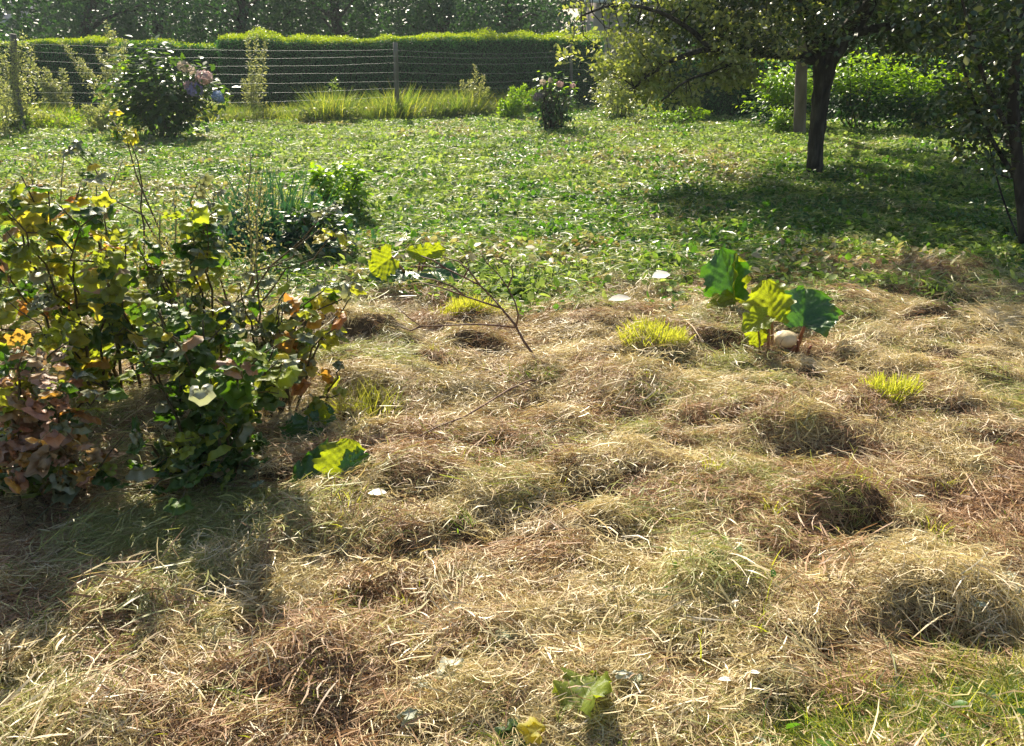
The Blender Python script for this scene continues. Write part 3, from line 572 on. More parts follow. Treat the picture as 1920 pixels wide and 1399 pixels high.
# bright shrubs at the far right edge of the mown ground, sunlit tops and shaded feet put into the leaf colour
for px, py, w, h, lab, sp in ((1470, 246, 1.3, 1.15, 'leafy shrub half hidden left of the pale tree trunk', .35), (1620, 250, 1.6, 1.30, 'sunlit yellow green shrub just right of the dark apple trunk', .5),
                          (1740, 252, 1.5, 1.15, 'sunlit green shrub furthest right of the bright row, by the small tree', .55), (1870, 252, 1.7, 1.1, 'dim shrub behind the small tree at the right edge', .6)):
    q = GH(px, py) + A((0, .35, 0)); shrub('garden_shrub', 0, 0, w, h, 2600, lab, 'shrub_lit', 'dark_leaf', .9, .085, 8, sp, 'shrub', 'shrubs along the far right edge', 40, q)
q = GH(1400, 236) + A((0, 1.6, 0))
hedge(Y(1240, 200, q[1])[0], q[1], Y(2080, 200, q[1])[0] + 2, q[1] + .2, 1.15, 1.0, 26000, 'dark shaded hedge under the trees at the far right edge', 1500, 1.15, shoot_h=.2)
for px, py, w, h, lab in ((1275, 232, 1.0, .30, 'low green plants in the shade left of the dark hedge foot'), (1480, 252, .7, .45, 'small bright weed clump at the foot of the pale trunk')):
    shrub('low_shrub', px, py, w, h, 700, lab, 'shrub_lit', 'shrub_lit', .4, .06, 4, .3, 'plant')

# ------------------------------------------------------------------ wire fence
e = thing('wire_fence', (*FB, 0), 'wire fence with three wooden posts running in front of the hedge', 'fence')
post_tops = []
for (pa, pb_, yv, r, pale) in ((A([29, 243]), A([25, 64]), FA[1], .058, 0), (A([745, 224]), A([741, 80]), FB[1], .050, 0), (A([1072, 205]), A([1071, 84]), FC[1], .035, 0)):
    b = MB(); p0, p1 = Y(*pa, yv), Y(*pb_, yv); p0[2] = -.2; P = np.linspace(p0, p1, 9); P[1:-1] += rng.normal(0, .003, (7, 3))
    b.tube(P, r * np.linspace(1.05, .95, 9), 10, wob=.04); b.build('post', M['post'], e, smooth=False); post_tops.append((p0, p1))
b = MB(); b.tube(np.linspace(Y(49, 268, FA[1] - .5) * A((1, 1, 0)) + A((0, 0, -.1)), Y(30, 140, FA[1] - .05), 6), .04, 8, wob=.04); b.build('brace', M['post'], e)
xe = FA - (FB - FA) * .45
post_tops.insert(0, (A((*xe, 0)), A((*xe, post_tops[0][1][2])))); xe = FC + (FC - FB) * .6
post_tops.append((A((*xe, 0)), A((*xe, post_tops[-1][1][2]))))
b = MB(); pz = post_tops[0]; b.tube(np.linspace(pz[0], pz[1], 5), .05, 8); b.build('post', M['post'], e)
b = MB(); pz = post_tops[-1]; b.tube(np.linspace(pz[0], pz[1], 5), .035, 8); b.build('post', M['post'], e)
for wz in (.91, .83, .745, .625, .51, .41, .30):
    b = MB()
    for k in range(4):
        (a0, a1), (c0, c1_) = post_tops[k], post_tops[k + 1]; za, zb = a1[2] * wz, c1_[2] * wz
        pa = a0 + (a1 - a0) * wz + A((0, -.055, 0)); pb_ = c0 + (c1_ - c0) * wz + A((0, -.055, 0)); pa[2] = za; pb_[2] = zb
        t = np.linspace(0, 1, 13); P = pa + (pb_ - pa) * t[:, None]; P[:, 2] -= (.10 * (t - t * t) * 4 * rng.uniform(.3, .9)) - rng.normal(0, .004, 13); b.tube(P, .0014, 4, cap=False)
    b.build('wire', M['wire'], e)

# ------------------------------------------------------------------ apple trees
def leaf_cloud(mb, cen, rad, n, L, down=.3, W=.6, tpl=T_DIAMOND, flat=.7, zmin=.15):
    k = rng.integers(0, len(cen), n); rad = np.broadcast_to(rad, (len(cen),)); p = cen[k] + rng.normal(size=(n, 3)) * rad[k][:, None] * A((.55, .55, flat * .55))
    p = p[p[:, 2] > zmin]; m_ = len(p); l = rng.uniform(.7, 1.25, m_) * L; mb.leaves(tpl, p, rand_dirs(m_, -down), rand_dirs(m_, .9), l, l * W)
def twigs(mb, limbs, cen, r=.006):
    pts = np.vstack([P for P, _ in limbs])
    for c in cen:
        s0 = pts[np.argmin(((pts - c) ** 2).sum(1))]; Q, S = limb(s0, c, r, r * .4, 4, .04, .05); mb.tube(Q, S, 4, cap=False)
TB = GH(1528, 332); ty = TB[1]
e = thing('apple_tree', TB, 'apple tree with dark forked trunk and wide low crown shading the ground', 'tree')
b = MB(); limbs = []
def poly(pts, r, n=8, wob=.05, sub=3):
    Q = A([Y(a, b_, c) for a, b_, c in pts]); t = np.linspace(0, len(Q) - 1, (len(Q) - 1) * sub + 1); i = np.minimum(t.astype(int), len(Q) - 2); f = (t - i)[:, None]
    m0 = np.gradient(Q, axis=0); a0, a1 = Q[i], Q[i + 1]; h00 = 2 * f ** 3 - 3 * f ** 2 + 1; h10 = f ** 3 - 2 * f ** 2 + f; h01 = -2 * f ** 3 + 3 * f ** 2; h11 = f ** 3 - f ** 2
    P = h00 * a0 + h10 * m0[i] + h01 * a1 + h11 * m0[i + 1]; R = np.interp(t, np.arange(len(r)), r); limbs.append((P, R)); return P, R
P, R = poly([(1529, 345, ty), (1528, 318, ty), (1530, 270, ty), (1535, 220, ty), (1541, 170, ty), (1546, 125, ty), (1550, 90, ty)], [.13, .095, .085, .09, .10, .125, .13]); b.tube(P, R, 18, wob=.07)
for pts, r in (([(1550, 110, ty), (1580, 70, ty), (1620, 20, ty), (1660, -60, ty + .2), (1700, -190, ty + .6)], [.14, .12, .10, .08, .05]),
               ([(1545, 110, ty), (1525, 70, ty), (1515, 10, ty), (1500, -80, ty + .2), (1470, -230, ty + .8)], [.13, .10, .09, .07, .04]),
               ([(1535, 112, ty), (1480, 104, ty - .1), (1400, 98, ty - .3), (1330, 92, ty - .5), (1270, 110, ty - .6), (1225, 135, ty - .7), (1190, 165, ty - .7)], [.07, .05, .042, .034, .026, .02, .012]),
               ([(1330, 92, ty - .5), (1300, 60, ty - .5), (1230, 20, ty - .4), (1150, 10, ty - .2), (1090, 30, ty)], [.03, .028, .022, .016, .01]),
               ([(1400, 98, ty - .3), (1350, 130, ty - .6), (1290, 150, ty - .9), (1240, 190, ty - 1.)], [.022, .018, .012, .008]),
               ([(1560, 80, ty), (1600, 40, ty - .7), (1650, -20, ty - 1.4), (1720, -60, ty - 2.0)], [.07, .05, .035, .02]),
               ([(1545, 60, ty), (1480, -40, ty - .8), (1400, -120, ty - 1.5), (1330, -160, ty - 1.9)], [.06, .045, .03, .02]),
               ([(1550, 70, ty), (1560, -20, ty + 1.), (1600, -90, ty + 2.0)], [.08, .05, .03]),
               ([(1600, 60, ty), (1680, 50, ty + .3), (1760, 60, ty + .5), (1830, 85, ty + .6)], [.06, .04, .025, .012])):
    P, R = poly(pts, r); b.tube(P, R, 8, wob=.04)
def R3(c, r): return c + (rng.random(3) * 2 - 1) * A(r)
cx, cy = TB[0], TB[1]
cen = []
for k in range(230):                         # the main dome, above the frame for the most part
    d = rand_dirs(1)[0]; q = A((cx + .3, cy + .3, 2.85)) + d * rng.random() ** .4 * A((3.7, 3.0, 1.5)); 
    if q[2] > 1.55: cen.append(q)
for k in range(48): cen.append(A((rng.uniform(3.6, 7.4), rng.uniform(8.3, 10.2), rng.uniform(2.3, 3.6))))  # extra leaf clumps above the view, added to widen the shade
for k in range(20): cen.append(R3(Y(1400, 25, ty + .2), (.9, .8, .35)))
for k in range(26): cen.append(R3(Y(1640, 20, ty - .2), (1.3, 1.1, .35)))
for k in range(8): cen.append(R3(Y(1660, 60, ty + .3), (.9, .5, .15)))
cen = A(cen); cen = cen[~((np.abs(cen[:, 0] - cx - .15) < .55) & (cen[:, 2] < 1.85) & (cen[:, 1] < cy + .25))]
twigs(b, limbs, cen); b.build('trunk', M['bark'], e, smooth=True)
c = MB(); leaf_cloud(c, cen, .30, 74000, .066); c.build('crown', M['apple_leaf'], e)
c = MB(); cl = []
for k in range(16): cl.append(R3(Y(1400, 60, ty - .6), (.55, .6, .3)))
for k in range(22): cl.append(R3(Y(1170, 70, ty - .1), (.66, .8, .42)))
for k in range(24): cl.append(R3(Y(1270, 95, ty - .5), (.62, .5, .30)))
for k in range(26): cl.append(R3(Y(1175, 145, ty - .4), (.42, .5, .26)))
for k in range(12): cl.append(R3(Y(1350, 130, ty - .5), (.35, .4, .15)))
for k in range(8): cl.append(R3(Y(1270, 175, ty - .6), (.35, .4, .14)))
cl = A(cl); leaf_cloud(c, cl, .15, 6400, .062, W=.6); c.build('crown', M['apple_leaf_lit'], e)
b = MB(); twigs(b, limbs, cl, .007); tag(b.build('twigs', M['bark'], e), kind='stuff')
# leafy bush below the low branch, reaching the ground
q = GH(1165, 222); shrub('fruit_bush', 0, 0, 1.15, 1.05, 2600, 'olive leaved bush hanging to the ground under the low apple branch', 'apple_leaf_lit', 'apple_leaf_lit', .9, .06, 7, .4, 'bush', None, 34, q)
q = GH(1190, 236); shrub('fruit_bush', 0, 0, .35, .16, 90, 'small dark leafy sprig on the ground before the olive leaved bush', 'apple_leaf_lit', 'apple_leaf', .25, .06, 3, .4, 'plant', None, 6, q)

# pale trunk behind
T2 = GH(1500, 254); y2 = T2[1]
e = thing('pale_tree', T2, 'tree with smooth pale trunk just behind the dark apple trunk', 'tree')
b = MB(); limbs = []
P, R = poly([(1499, 262, y2), (1499, 240, y2), (1501, 180, y2), (1503, 120, y2), (1505, 60, y2), (1500, -60, y2), (1490, -200, y2)], [.14, .10, .098, .09, .09, .08, .05]); b.tube(P, R, 12, wob=.02)
for pts, r in (([(1503, 60, y2), (1450, -20, y2), (1380, -120, y2)], [.06, .04, .02]), ([(1502, 20, y2), (1560, -50, y2 + .4), (1640, -130, y2 + 1)], [.06, .04, .02]), ([(1501, -20, y2), (1480, -120, y2 + 1), (1460, -200, y2 + 1.5)], [.05, .035, .02])):
    P, R = poly(pts, r); b.tube(P, R, 7)
cen = A([A((T2[0] + .9, T2[1] - 1.0, 3.2)) + rand_dirs(1)[0] * rng.random() ** .4 * A((2.9, 1.6, 1.2)) for _ in range(100)]); twigs(b, limbs, cen); b.build('trunk', M['bark_pale'], e, smooth=True)
c = MB(); leaf_cloud(c, cen, .34, 24000, .075, zmin=1.6); c.build('crown', M['apple_leaf'], e)

# small tree at the right edge
T3 = GH(1925, 475); y3 = T3[1]
e = thing('small_tree', T3, 'small leafy tree cut off by the right edge, leaves hanging over shaded ground', 'tree')
b = MB(); limbs = []
P, R = poly([(1926, 490, y3), (1922, 440, y3), (1915, 360, y3), (1905, 280, y3), (1900, 200, y3), (1905, 100, y3), (1930, -20, y3), (1960, -140, y3)], [.07, .05, .045, .042, .04, .036, .03, .02]); b.tube(P, R, 10, wob=.05)
for pts, r in (([(1915, 350, y3), (1870, 280, y3 + .1), (1830, 200, y3 + .2), (1800, 100, y3 + .3), (1790, 10, y3 + .3)], [.02, .017, .014, .01, .006]),
               ([(1905, 270, y3), (1850, 160, y3 - .1), (1820, 60, y3 - .2), (1790, -50, y3 - .2)], [.02, .016, .012, .006]),
               ([(1903, 240, y3), (1950, 120, y3 + .2), (1990, 0, y3 + .3)], [.02, .014, .008]), ([(1900, 200, y3), (1890, 60, y3 + .4), (1870, -60, y3 + .6)], [.02, .014, .008]),
               ([(1906, 290, y3), (1860, 240, y3 + .3), (1800, 225, y3 + .4), (1765, 240, y3 + .5)], [.014, .011, .008, .005]),
               ([(1912, 330, y3), (1880, 330, y3 + .1), (1850, 300, y3 + .2)], [.01, .008, .005]),
               ([(1920, 470, y3 + .1), (1890, 400, y3 + .2), (1868, 330, y3 + .3), (1850, 250, y3 + .3)], [.008, .008, .006, .005])):
    P, R = poly(pts, r); b.tube(P, R, 6)
cen = []
for (a, b_, dy, rx, rz, k) in ((1850, 30, 0, .38, .26, 22), (1860, 120, .1, .30, .24, 18), (1845, 200, .1, .30, .18, 16), (1885, 260, .1, .22, .16, 11), (1800, 225, .4, .14, .09, 5), (1930, 100, .2, .3, .5, 20), (1960, 240, .1, .25, .25, 10), (1900, -90, .1, .75, .35, 40), (1845, 290, .15, .10, .07, 3), (1750, 10, .3, .22, .08, 6)):
    for _ in range(k): cen.append(R3(Y(a, b_, y3 + dy), (rx, .45, rz)))
cen = A(cen); twigs(b, limbs, cen, .004); b.build('trunk', M['bark'], e, smooth=True)
# the nearest leaves one by one, the rest as one mass
k = rng.integers(0, len(cen), 5600); p = cen[k] + rng.normal(size=(5600, 3)) * .085; p = p[p[:, 2] > .4]
order = np.argsort(np.abs(p[:, 0] - (p[:, 1] * .56)) + (p[:, 1] - y3)); vis = (p[:, 2] < 2.15) & (p[:, 0] < .66 * p[:, 1]); cand = np.where(vis)[0]
cand = cand[np.argsort(p[cand, 1])][:300]; rest = np.setdiff1d(np.arange(len(p)), cand)
c = MB(); m_ = len(rest); L = rng.uniform(.7, 1.25, m_) * .052; c.leaves(T_OVAL, p[rest], rand_dirs(m_, -.4), rand_dirs(m_, .9), L, L * .62); c.build('crown', M['apple_leaf'], e)
def unit_leaf(tpl, mat, name='leaf', tint=0.0):
    b = MB(); b.add(tpl[0], tpl[1], tpl[2], tint); return b.mesh(name, mat, smooth=True)
def leaf_obj(me, parent, p, ax, nr, L, W=None, name='leaf'):
    W = L if W is None else W; Z = norm(A(nr, float)); Yv = A(ax, float); Yv = norm(Yv - (Yv @ Z) * Z); X = np.cross(Yv, Z)
    o = bpy.data.objects.new(name, me); sc.collection.objects.link(o)
    pos = A(p) - (A(parent.location) if parent is not None else 0)
    mt = Matrix(((X[0] * W, Yv[0] * L, Z[0] * L, pos[0]), (X[1] * W, Yv[1] * L, Z[1] * L, pos[1]), (X[2] * W, Yv[2] * L, Z[2] * L, pos[2]), (0, 0, 0, 1)))
    if parent is not None: o.parent = parent
    o.matrix_local = mt; return o
ml = unit_leaf(T_OVAL, M['apple_leaf']); ml2 = unit_leaf(T_OVAL, M['apple_leaf_lit'])
D1, D2 = rand_dirs(len(cand), -.4), rand_dirs(len(cand), .9)
for j, i in enumerate(cand):
    l = rng.uniform(.045, .07); leaf_obj(ml2 if rng.random() < .18 else ml, e, p[i], D1[j], D2[j], l, l * .62)

# ------------------------------------------------------------------ flowering shrubs by the fence
def hydrangea(px, py, w, h, nleaf, heads, label, dep=.8, leafm='leaf_green', ls=.13):
    p0 = GH(px, py); e = thing('flowering_shrub', p0, label, 'shrub'); b = MB(); tips = []
    for k in range(14):
        a = rng.uniform(0, 6.28); rr = rng.uniform(.3, 1); tip = p0 + A((math.cos(a) * w * .42 * rr, math.sin(a) * dep * .4 * rr, h * (1.0 - .45 * rr * rr) * rng.uniform(.8, 1)))
        P, R = limb(p0 + A((rng.normal(0, .1), rng.normal(0, .08), -.03)), tip, .012, .006, 6, .03, .03); b.tube(P, R, 5); tips.append((P, tip))
    for (hx, hy, hr, m_) in heads:
        q = Y(hx, hy, p0[1] - dep * .35); P, R = limb(p0, q, .010, .005, 6, .05, .02); b.tube(P, R, 5)
    b.build('stems', M['stem'], e)
    me = [unit_leaf(T_OVAL, M[leafm]), unit_leaf(T_OVAL, M['shrub_lit'])]; items = []
    for _ in range(nleaf):
        P, tip = tips[rng.integers(len(tips))]; t = rng.uniform(.25, 1) ** .8; q = P[min(5, int(t * 5.99))] + rng.normal(0, 1, 3) * A((w, dep, h)) * .10
        if q[2] < p0[2] + .05: continue
        o_ = norm(q - (p0 + A((0, 0, h * .4)))); items.append((q, norm(o_ + rng.normal(0, .45, 3)), norm(A((0, 0, 1.1)) + o_ * .5 + rng.normal(0, .4, 3)), rng.uniform(.7, 1.2) * ls))
    items.sort(key=lambda s: s[0][1]); 
    for (q, ax, nr, L) in items[:260]:
        top = (q[2] - p0[2]) / h > .72 and rng.random() < .55; leaf_obj(me[1 if top else 0], e, q, ax, nr, L, L * .62)  # some top leaves take the lit colour, light painted by height
    for (hx, hy, hr, m_) in heads:
        q0 = Y(hx, hy, p0[1] - dep * .35)
        for _ in range(14):
            d = rand_dirs(1, -.3)[0]; items.append((q0 + d * hr * rng.uniform(1.0, 1.7) + A((0, .05, -hr * .4)), norm(d + A((0, 0, .2))), rand_dirs(1, .8)[0], ls * rng.uniform(.6, 1)))
    if len(items) > 260:
        c = MB(); it = items[260:]; L = A([s[3] for s in it]); c.leaves(T_OVAL, A([s[0] for s in it]), A([s[1] for s in it]), A([s[2] for s in it]), L, L * .62); c.build('foliage', M[leafm], e)
    for (hx, hy, hr, m_) in heads:
        q = Y(hx, hy, p0[1] - dep * .38); n = 170; d = rand_dirs(n); c = MB()
        c.leaves(T_DIAMOND, q + d * (hr * A((1, 1, .8))) * rng.uniform(.8, 1.02, n)[:, None], rand_dirs(n), norm(d + rng.normal(0, .35, (n, 3))), hr * .42, hr * .38)
        c.build('flower_head', M[m_], e)
    return e
hydrangea(318, 262, 1.75, 1.40, 1900, [(343, 124, .09, 'petal_cream'), (357, 132, .08, 'petal_cream'), (383, 145, .13, 'petal_pink'), (365, 168, .13, 'petal_purple'), (355, 160, .09, 'petal_pink'), (407, 180, .09, 'petal_blue'), (415, 187, .06, 'petal_blue')],
          'large dark leaved shrub with pink, purple and blue flower heads before the fence')
e2 = hydrangea(1035, 246, .85, .95, 230, [(1018, 154, .055, 'petal_cream'), (1050, 158, .06, 'petal_pink'), (1074, 161, .05, 'petal_pink'), (1010, 182, .09, 'petal_dull'), (1033, 150, .05, 'petal_cream')],
          'small dark stemmed shrub with faded pink flower heads on the mown ground', .5, 'leaf_green', .10)
b = MB()
q = GH(1035, 244)
for k in range(16):
    s0 = q + A((rng.normal(0, .1), rng.normal(0, .08), -.02)); P, R = limb(s0, s0 + A((rng.normal(0, .1), rng.normal(0, .06), rng.uniform(.45, .7))), .016, .008, 5, 0, .03); b.tube(P, R, 5)
b.build('woody_stems', M['bark'], e2)
c = MB(); n = 420; c.leaves(T_OVAL, q + rng.normal(size=(n, 3)) * A((.16, .1, .16)) + A((0, 0, .30)), rand_dirs(n, -.6), rand_dirs(n, .3), .07, .045); c.build('dead_leaves', M['dark_leaf'], e2)

# ------------------------------------------------------------------ tall weeds at the fence
def weed(px, py, stems, nleaf, label, mat='weed_leaf', leaf=.05, cat='weed', y_off=0., name='tall_weed', spread=.06, group='tall weeds along the fence'):
    """stems: list of (tip px, tip py, y shift)"""
    nleaf = int(nleaf * (1.0 if mat == 'seed' else 1.9)); p0 = G(px, py) + A((0, y_off, 0)); p0[2] = Hs(p0[0], p0[1]); e = thing(name, p0, label, cat, group); b = MB(); c = MB()
    for (tx, ty_, dy) in stems:
        tip = Y(tx, ty_, p0[1] + dy); P, R = limb(p0 + A((rng.normal(0, .05), rng.normal(0, .05), -.02)), tip, .008, .003, 8, .03, .012); b.tube(P, R, 4)
        t = rng.random(nleaf) ** .85; i = np.minimum((t * 7).astype(int), 6); f = (t * 7 - i)[:, None]; q = P[i] * (1 - f) + P[i + 1] * f
        wd = (1.15 - t)[:, None] * spread * 1.6 + .015; d = rand_dirs(nleaf, .5); q = q + d * wd * rng.uniform(.2, 1.2, (nleaf, 1)) * A((1, 1, .6))
        L = leaf * 1.35 * rng.uniform(.5, 1.2, nleaf) * (1.25 - .6 * t); c.leaves(T_DIAMOND, q, norm(d + A((0, 0, .3))), rand_dirs(nleaf, .8), L, L * .45)
    b.build('stems', M['stem_green'], e); c.build('foliage', M[mat], e); return e
weed(40, 246, [(20, 75, .1), (45, 62, .3), (60, 90, .2), (8, 110, 0), (-12, 60, .2), (35, 100, .1)], 160, 'bushy grey green weed growing up around the left fence post', leaf=.06, spread=.14)
weed(90, 235, [(62, 122, .4), (85, 128, .4), (118, 130, .4), (100, 150, .3), (70, 150, .2), (130, 165, .3)], 210, 'pale green nettle clump just right of the left fence post', leaf=.06, spread=.10, y_off=.4)
weed(205, 230, [(112, 76, .3), (150, 110, .3), (182, 92, .3), (200, 40, .5), (215, 60, .5), (235, 75, .4), (222, 120, .2)], 210, 'leaning grey green weeds with pale plumes left of the large flowering shrub', leaf=.055, spread=.10, y_off=.3)
weed(478, 222, [(468, 66, 0), (482, 64, 0), (498, 80, 0), (490, 130, 0), (455, 150, 0), (470, 140, -.1)], 170, 'tall thin weed with pale spikes standing against the tall hedge', leaf=.05, spread=.07)
weed(893, 214, [(890, 122, 0), (905, 140, 0), (866, 152, 0), (880, 150, .1), (915, 165, 0)], 150, 'upright weed with pointed spikes right of the middle fence post', leaf=.05, spread=.07)
weed(955, 222, [(962, 165, 0), (985, 160, 0), (1000, 170, 0), (940, 190, 0), (975, 195, -.2)], 200, 'sunny green weed clump left of the small pink flowered shrub', 'shrub_lit', .06, spread=.12)
weed(10, 262, [(0, 150, 0), (18, 170, 0), (-20, 130, 0)], 120, 'scruffy weed at the left edge before the fence post', leaf=.055, spread=.1)
weed(625, 216, [(628, 150, 0), (640, 170, 0), (600, 180, 0)], 90, 'dark green weed in the long grass before the tall hedge', 'grass', leaf=.08, spread=.12)
weed(185, 250, [(160, 200, 0), (225, 196, 0), (205, 190, 0), (240, 205, -.2)], 140, 'low yellowish weed by the foot of the large flowering shrub', 'weed_leaf', leaf=.07, spread=.14)

# ------------------------------------------------------------------ currant bushes on the left
def currant(label, base, tips, pal, nmax=300, leaf=(.045, .085), step=.034, t0=.22, rough_twig=.0045, tw=.5, name='currant_bush', bow=.10, cat='bush'):
    """base (px,py,extra y), tips [(px,py,distance y)]; pal: list of (material, weight)"""
    p0 = G(base[0], base[1]); p0[1] += base[2]; p0[2] = Hs(p0[0], p0[1])
    e = thing(name, p0, label, cat, 'currant bushes on the left'); items = []; names = [m for m, _ in pal]; wt = A([w for _, w in pal]); wt = wt / wt.sum()
    me = {m: [unit_leaf(t, M[m]) for t in T_LOBED] for m in names}
    for (tx, ty_, yy) in tips:
        tip = Y(tx, ty_, yy); s0 = p0 + A((rng.normal(0, .09), rng.normal(0, .07), -.03)); L = np.linalg.norm(tip - s0)
        P, R = limb(s0, tip, .0075, .0025, 9, bow, .018); b = MB(); b.tube(P, R, 6)
        lim = [(P, t0)]
        for _ in range(int(L * 4 * tw)):
            i = rng.integers(3, 8); a = rand_dirs(1, .5)[0]; q = P[i] + a * rng.uniform(.10, .24); Q, S = limb(P[i], q, .0035, .0018, 4, .03, .03); b.tube(Q, S, 5); lim.append((Q, .25))
        pet = MB()
        for (Q, tt) in lim:
            LL = np.linalg.norm(np.diff(Q, axis=0), axis=1).sum(); n = max(2, int(LL * (1 - tt) / step)); k0 = len(Q) - 1
            for t in np.linspace(tt, 1, n):
                i = min(int(t * k0), k0 - 1); f = t * k0 - i; s_ = Q[i] * (1 - f) + Q[i + 1] * f; d = rand_dirs(1, .25)[0]; pl = rng.uniform(.02, .05)
                q = s_ + d * pl; sz = rng.uniform(*leaf) * (1.1 - .3 * t); pet.tube([s_, (s_ + q) / 2 + A((0, 0, .004)), q], .0011, 3, cap=False)
                nr = norm(A((0, 0, 1.)) + rng.normal(0, .55, 3)); ax = norm(d * A((1, 1, .5)) + A((0, 0, -.35)) + rng.normal(0, .2, 3)); items.append((q, ax, nr, sz))
        b.n and b.build('stem', M['stem'], e, smooth=True); tag(pet.build('leaf_stalks', M['stem_green'], e), kind='stuff')
    items.sort(key=lambda s: s[0][1] - s[3] * 4); mt = rng.choice(len(names), len(items), p=wt)
    for j, (q, ax, nr, sz) in enumerate(items[:nmax]): leaf_obj(me[names[mt[j]]][rng.integers(8)], e, q, ax, nr, sz * 1.05, sz * rng.uniform(.9, 1.1))
    rest = items[nmax:]
    if rest:
        c = MB(); 
        for j, (q, ax, nr, sz) in enumerate(rest): c.leaves(T_LOBED[j % 8], [q], [ax], [nr], A([sz]), A([sz]), mi=mt[nmax + j])
        o = c.build('foliage', [M[m] for m in names], e, smooth=True)
    return e, len(items)
def spread(x0, x1, y0, y1, d0, d1, n): return [(rng.uniform(x0, x1), rng.uniform(y0, y1), rng.uniform(d0, d1)) for _ in range(n)]
cnt = []
cnt.append(currant('airy currant bush with sunlit yellow and lime leaves at the left edge', (90, 860, .65),
        [(40, 330, 3.3), (90, 345, 3.4), (150, 350, 3.4), (10, 390, 3.1), (195, 400, 3.3), (-30, 350, 3.1), (235, 450, 3.2)] + spread(-40, 265, 340, 660, 2.9, 3.5, 13),
        [('leaf_yellow', .26), ('leaf_lime', .44), ('leaf_green', .14), ('leaf_grey', .08), ('leaf_orange', .05), ('leaf_pink', .03)], leaf=(.055, .11), t0=.22, tw=.4, step=.046))
cnt.append(currant('low currant bush with pink and russet leaves at the lower left edge', (60, 965, .12),
        [(90, 745, 2.5), (40, 690, 2.6), (185, 740, 2.5), (20, 800, 2.4), (150, 850, 2.45), (60, 870, 2.4), (110, 890, 2.4), (180, 880, 2.45), (10, 880, 2.4), (130, 640, 2.65)] + spread(-30, 215, 640, 900, 2.35, 2.7, 6),
        [('leaf_pink', .46), ('leaf_orange', .12), ('leaf_lime', .14), ('leaf_green', .16), ('leaf_grey', .12)], leaf=(.055, .10), t0=.28, tw=.7, step=.038))
cnt.append(currant('dark green currant bush in the middle of the bushes, leafy down to the ground', (340, 960, .35),
        [(250, 640, 2.8), (300, 580, 3.0), (380, 600, 2.9), (450, 640, 2.9), (520, 680, 2.85), (545, 720, 2.9), (420, 780, 2.65), (250, 820, 2.6), (350, 860, 2.55), (400, 890, 2.6), (220, 900, 2.5), (280, 920, 2.5), (340, 940, 2.45)] + spread(215, 550, 570, 930, 2.45, 3.0, 12),
        [('leaf_green', .58), ('leaf_lime', .22), ('leaf_grey', .15), ('leaf_yellow', .03), ('leaf_pink', .02)], leaf=(.055, .11), t0=.15, tw=.6, step=.044))
cnt.append(currant('currant bush with orange, yellow and silvery leaves reaching over the hay', (490, 800, .15),
        [(480, 495, 3.5), (540, 515, 3.4), (610, 520, 3.5), (655, 560, 3.5), (640, 600, 3.3), (640, 690, 3.3), (635, 740, 3.2), (450, 530, 3.4), (665, 520, 3.6)] + spread(430, 665, 490, 760, 3.1, 3.6, 8),
        [('leaf_grey', .36), ('leaf_yellow', .26), ('leaf_orange', .10), ('leaf_lime', .20), ('leaf_green', .08)], leaf=(.06, .11), t0=.45, tw=.35, step=.055))
cnt.append(currant('loose currant bush with mixed olive and grey leaves between the yellow and orange ones', (320, 790, .45),
        spread(190, 450, 390, 640, 3.2, 3.7, 15), [('leaf_lime', .42), ('leaf_grey', .14), ('leaf_green', .28), ('leaf_yellow', .12), ('leaf_pink', .04)], leaf=(.06, .115), t0=.25, tw=.4, step=.048))
cnt.append(currant('thin currant shoots with a few dark and yellow leaves over the far ground', (380, 640, .0),
        [(370, 345, 4.1), (400, 370, 4.0), (385, 420, 3.9), (625, 400, 4.1), (600, 430, 4.0), (650, 440, 4.0), (130, 275, 4.4), (210, 225, 4.6), (235, 245, 4.5)],
        [('leaf_green', .20), ('leaf_grey', .40), ('leaf_yellow', .40)], leaf=(.06, .10), t0=.86, tw=.0, step=.035, bow=.04))
print('currant leaves', [c[1] for c in cnt])

# seeding weeds among the bushes
for (px, py, st, lab) in ((330, 700, [(300, 400, 0), (325, 370, .1), (355, 430, 0), (385, 480, 0), (280, 450, 0), (340, 470, -.1), (415, 510, -.1), (260, 500, 0)], 'feathery beige seeding weed rising between the currant bushes'),
                          (150, 640, [(120, 290, .3), (60, 300, .3), (180, 330, .2), (230, 300, .4), (90, 380, 0)], 'thin seeding weeds behind the yellow leaved currant bush'),
                          (480, 620, [(470, 290, .3), (490, 340, .2)], 'lone brown seed stalk behind the orange leaved bush')):
    weed(px, py, st, 520, lab, 'seed', .022, 'weed', name='seeding_weed', spread=.13, group='seeding weeds among the bushes')
b = MB()
for k, (a, b_) in enumerate(((( 30, 1010), (560, 700)), ((150, 1050), (420, 860)), ((100, 990), (330, 930)))):
    p, q = GH(*a), GH(*b_, .2); P, R = limb(p, q, .0022, .001, 8, .12, .01); bb = MB(); bb.tube(P, R, 4)
    tag(bb.build('grass_stalk', M['stem_green'], origin=p), ('long bent green grass stalk leaning out from under the left bushes', 'short green grass stalk arching before the dark bush', 'thin grass stalk under the russet leaves')[k], 'grass stalk', 'grass stalks under the bushes')

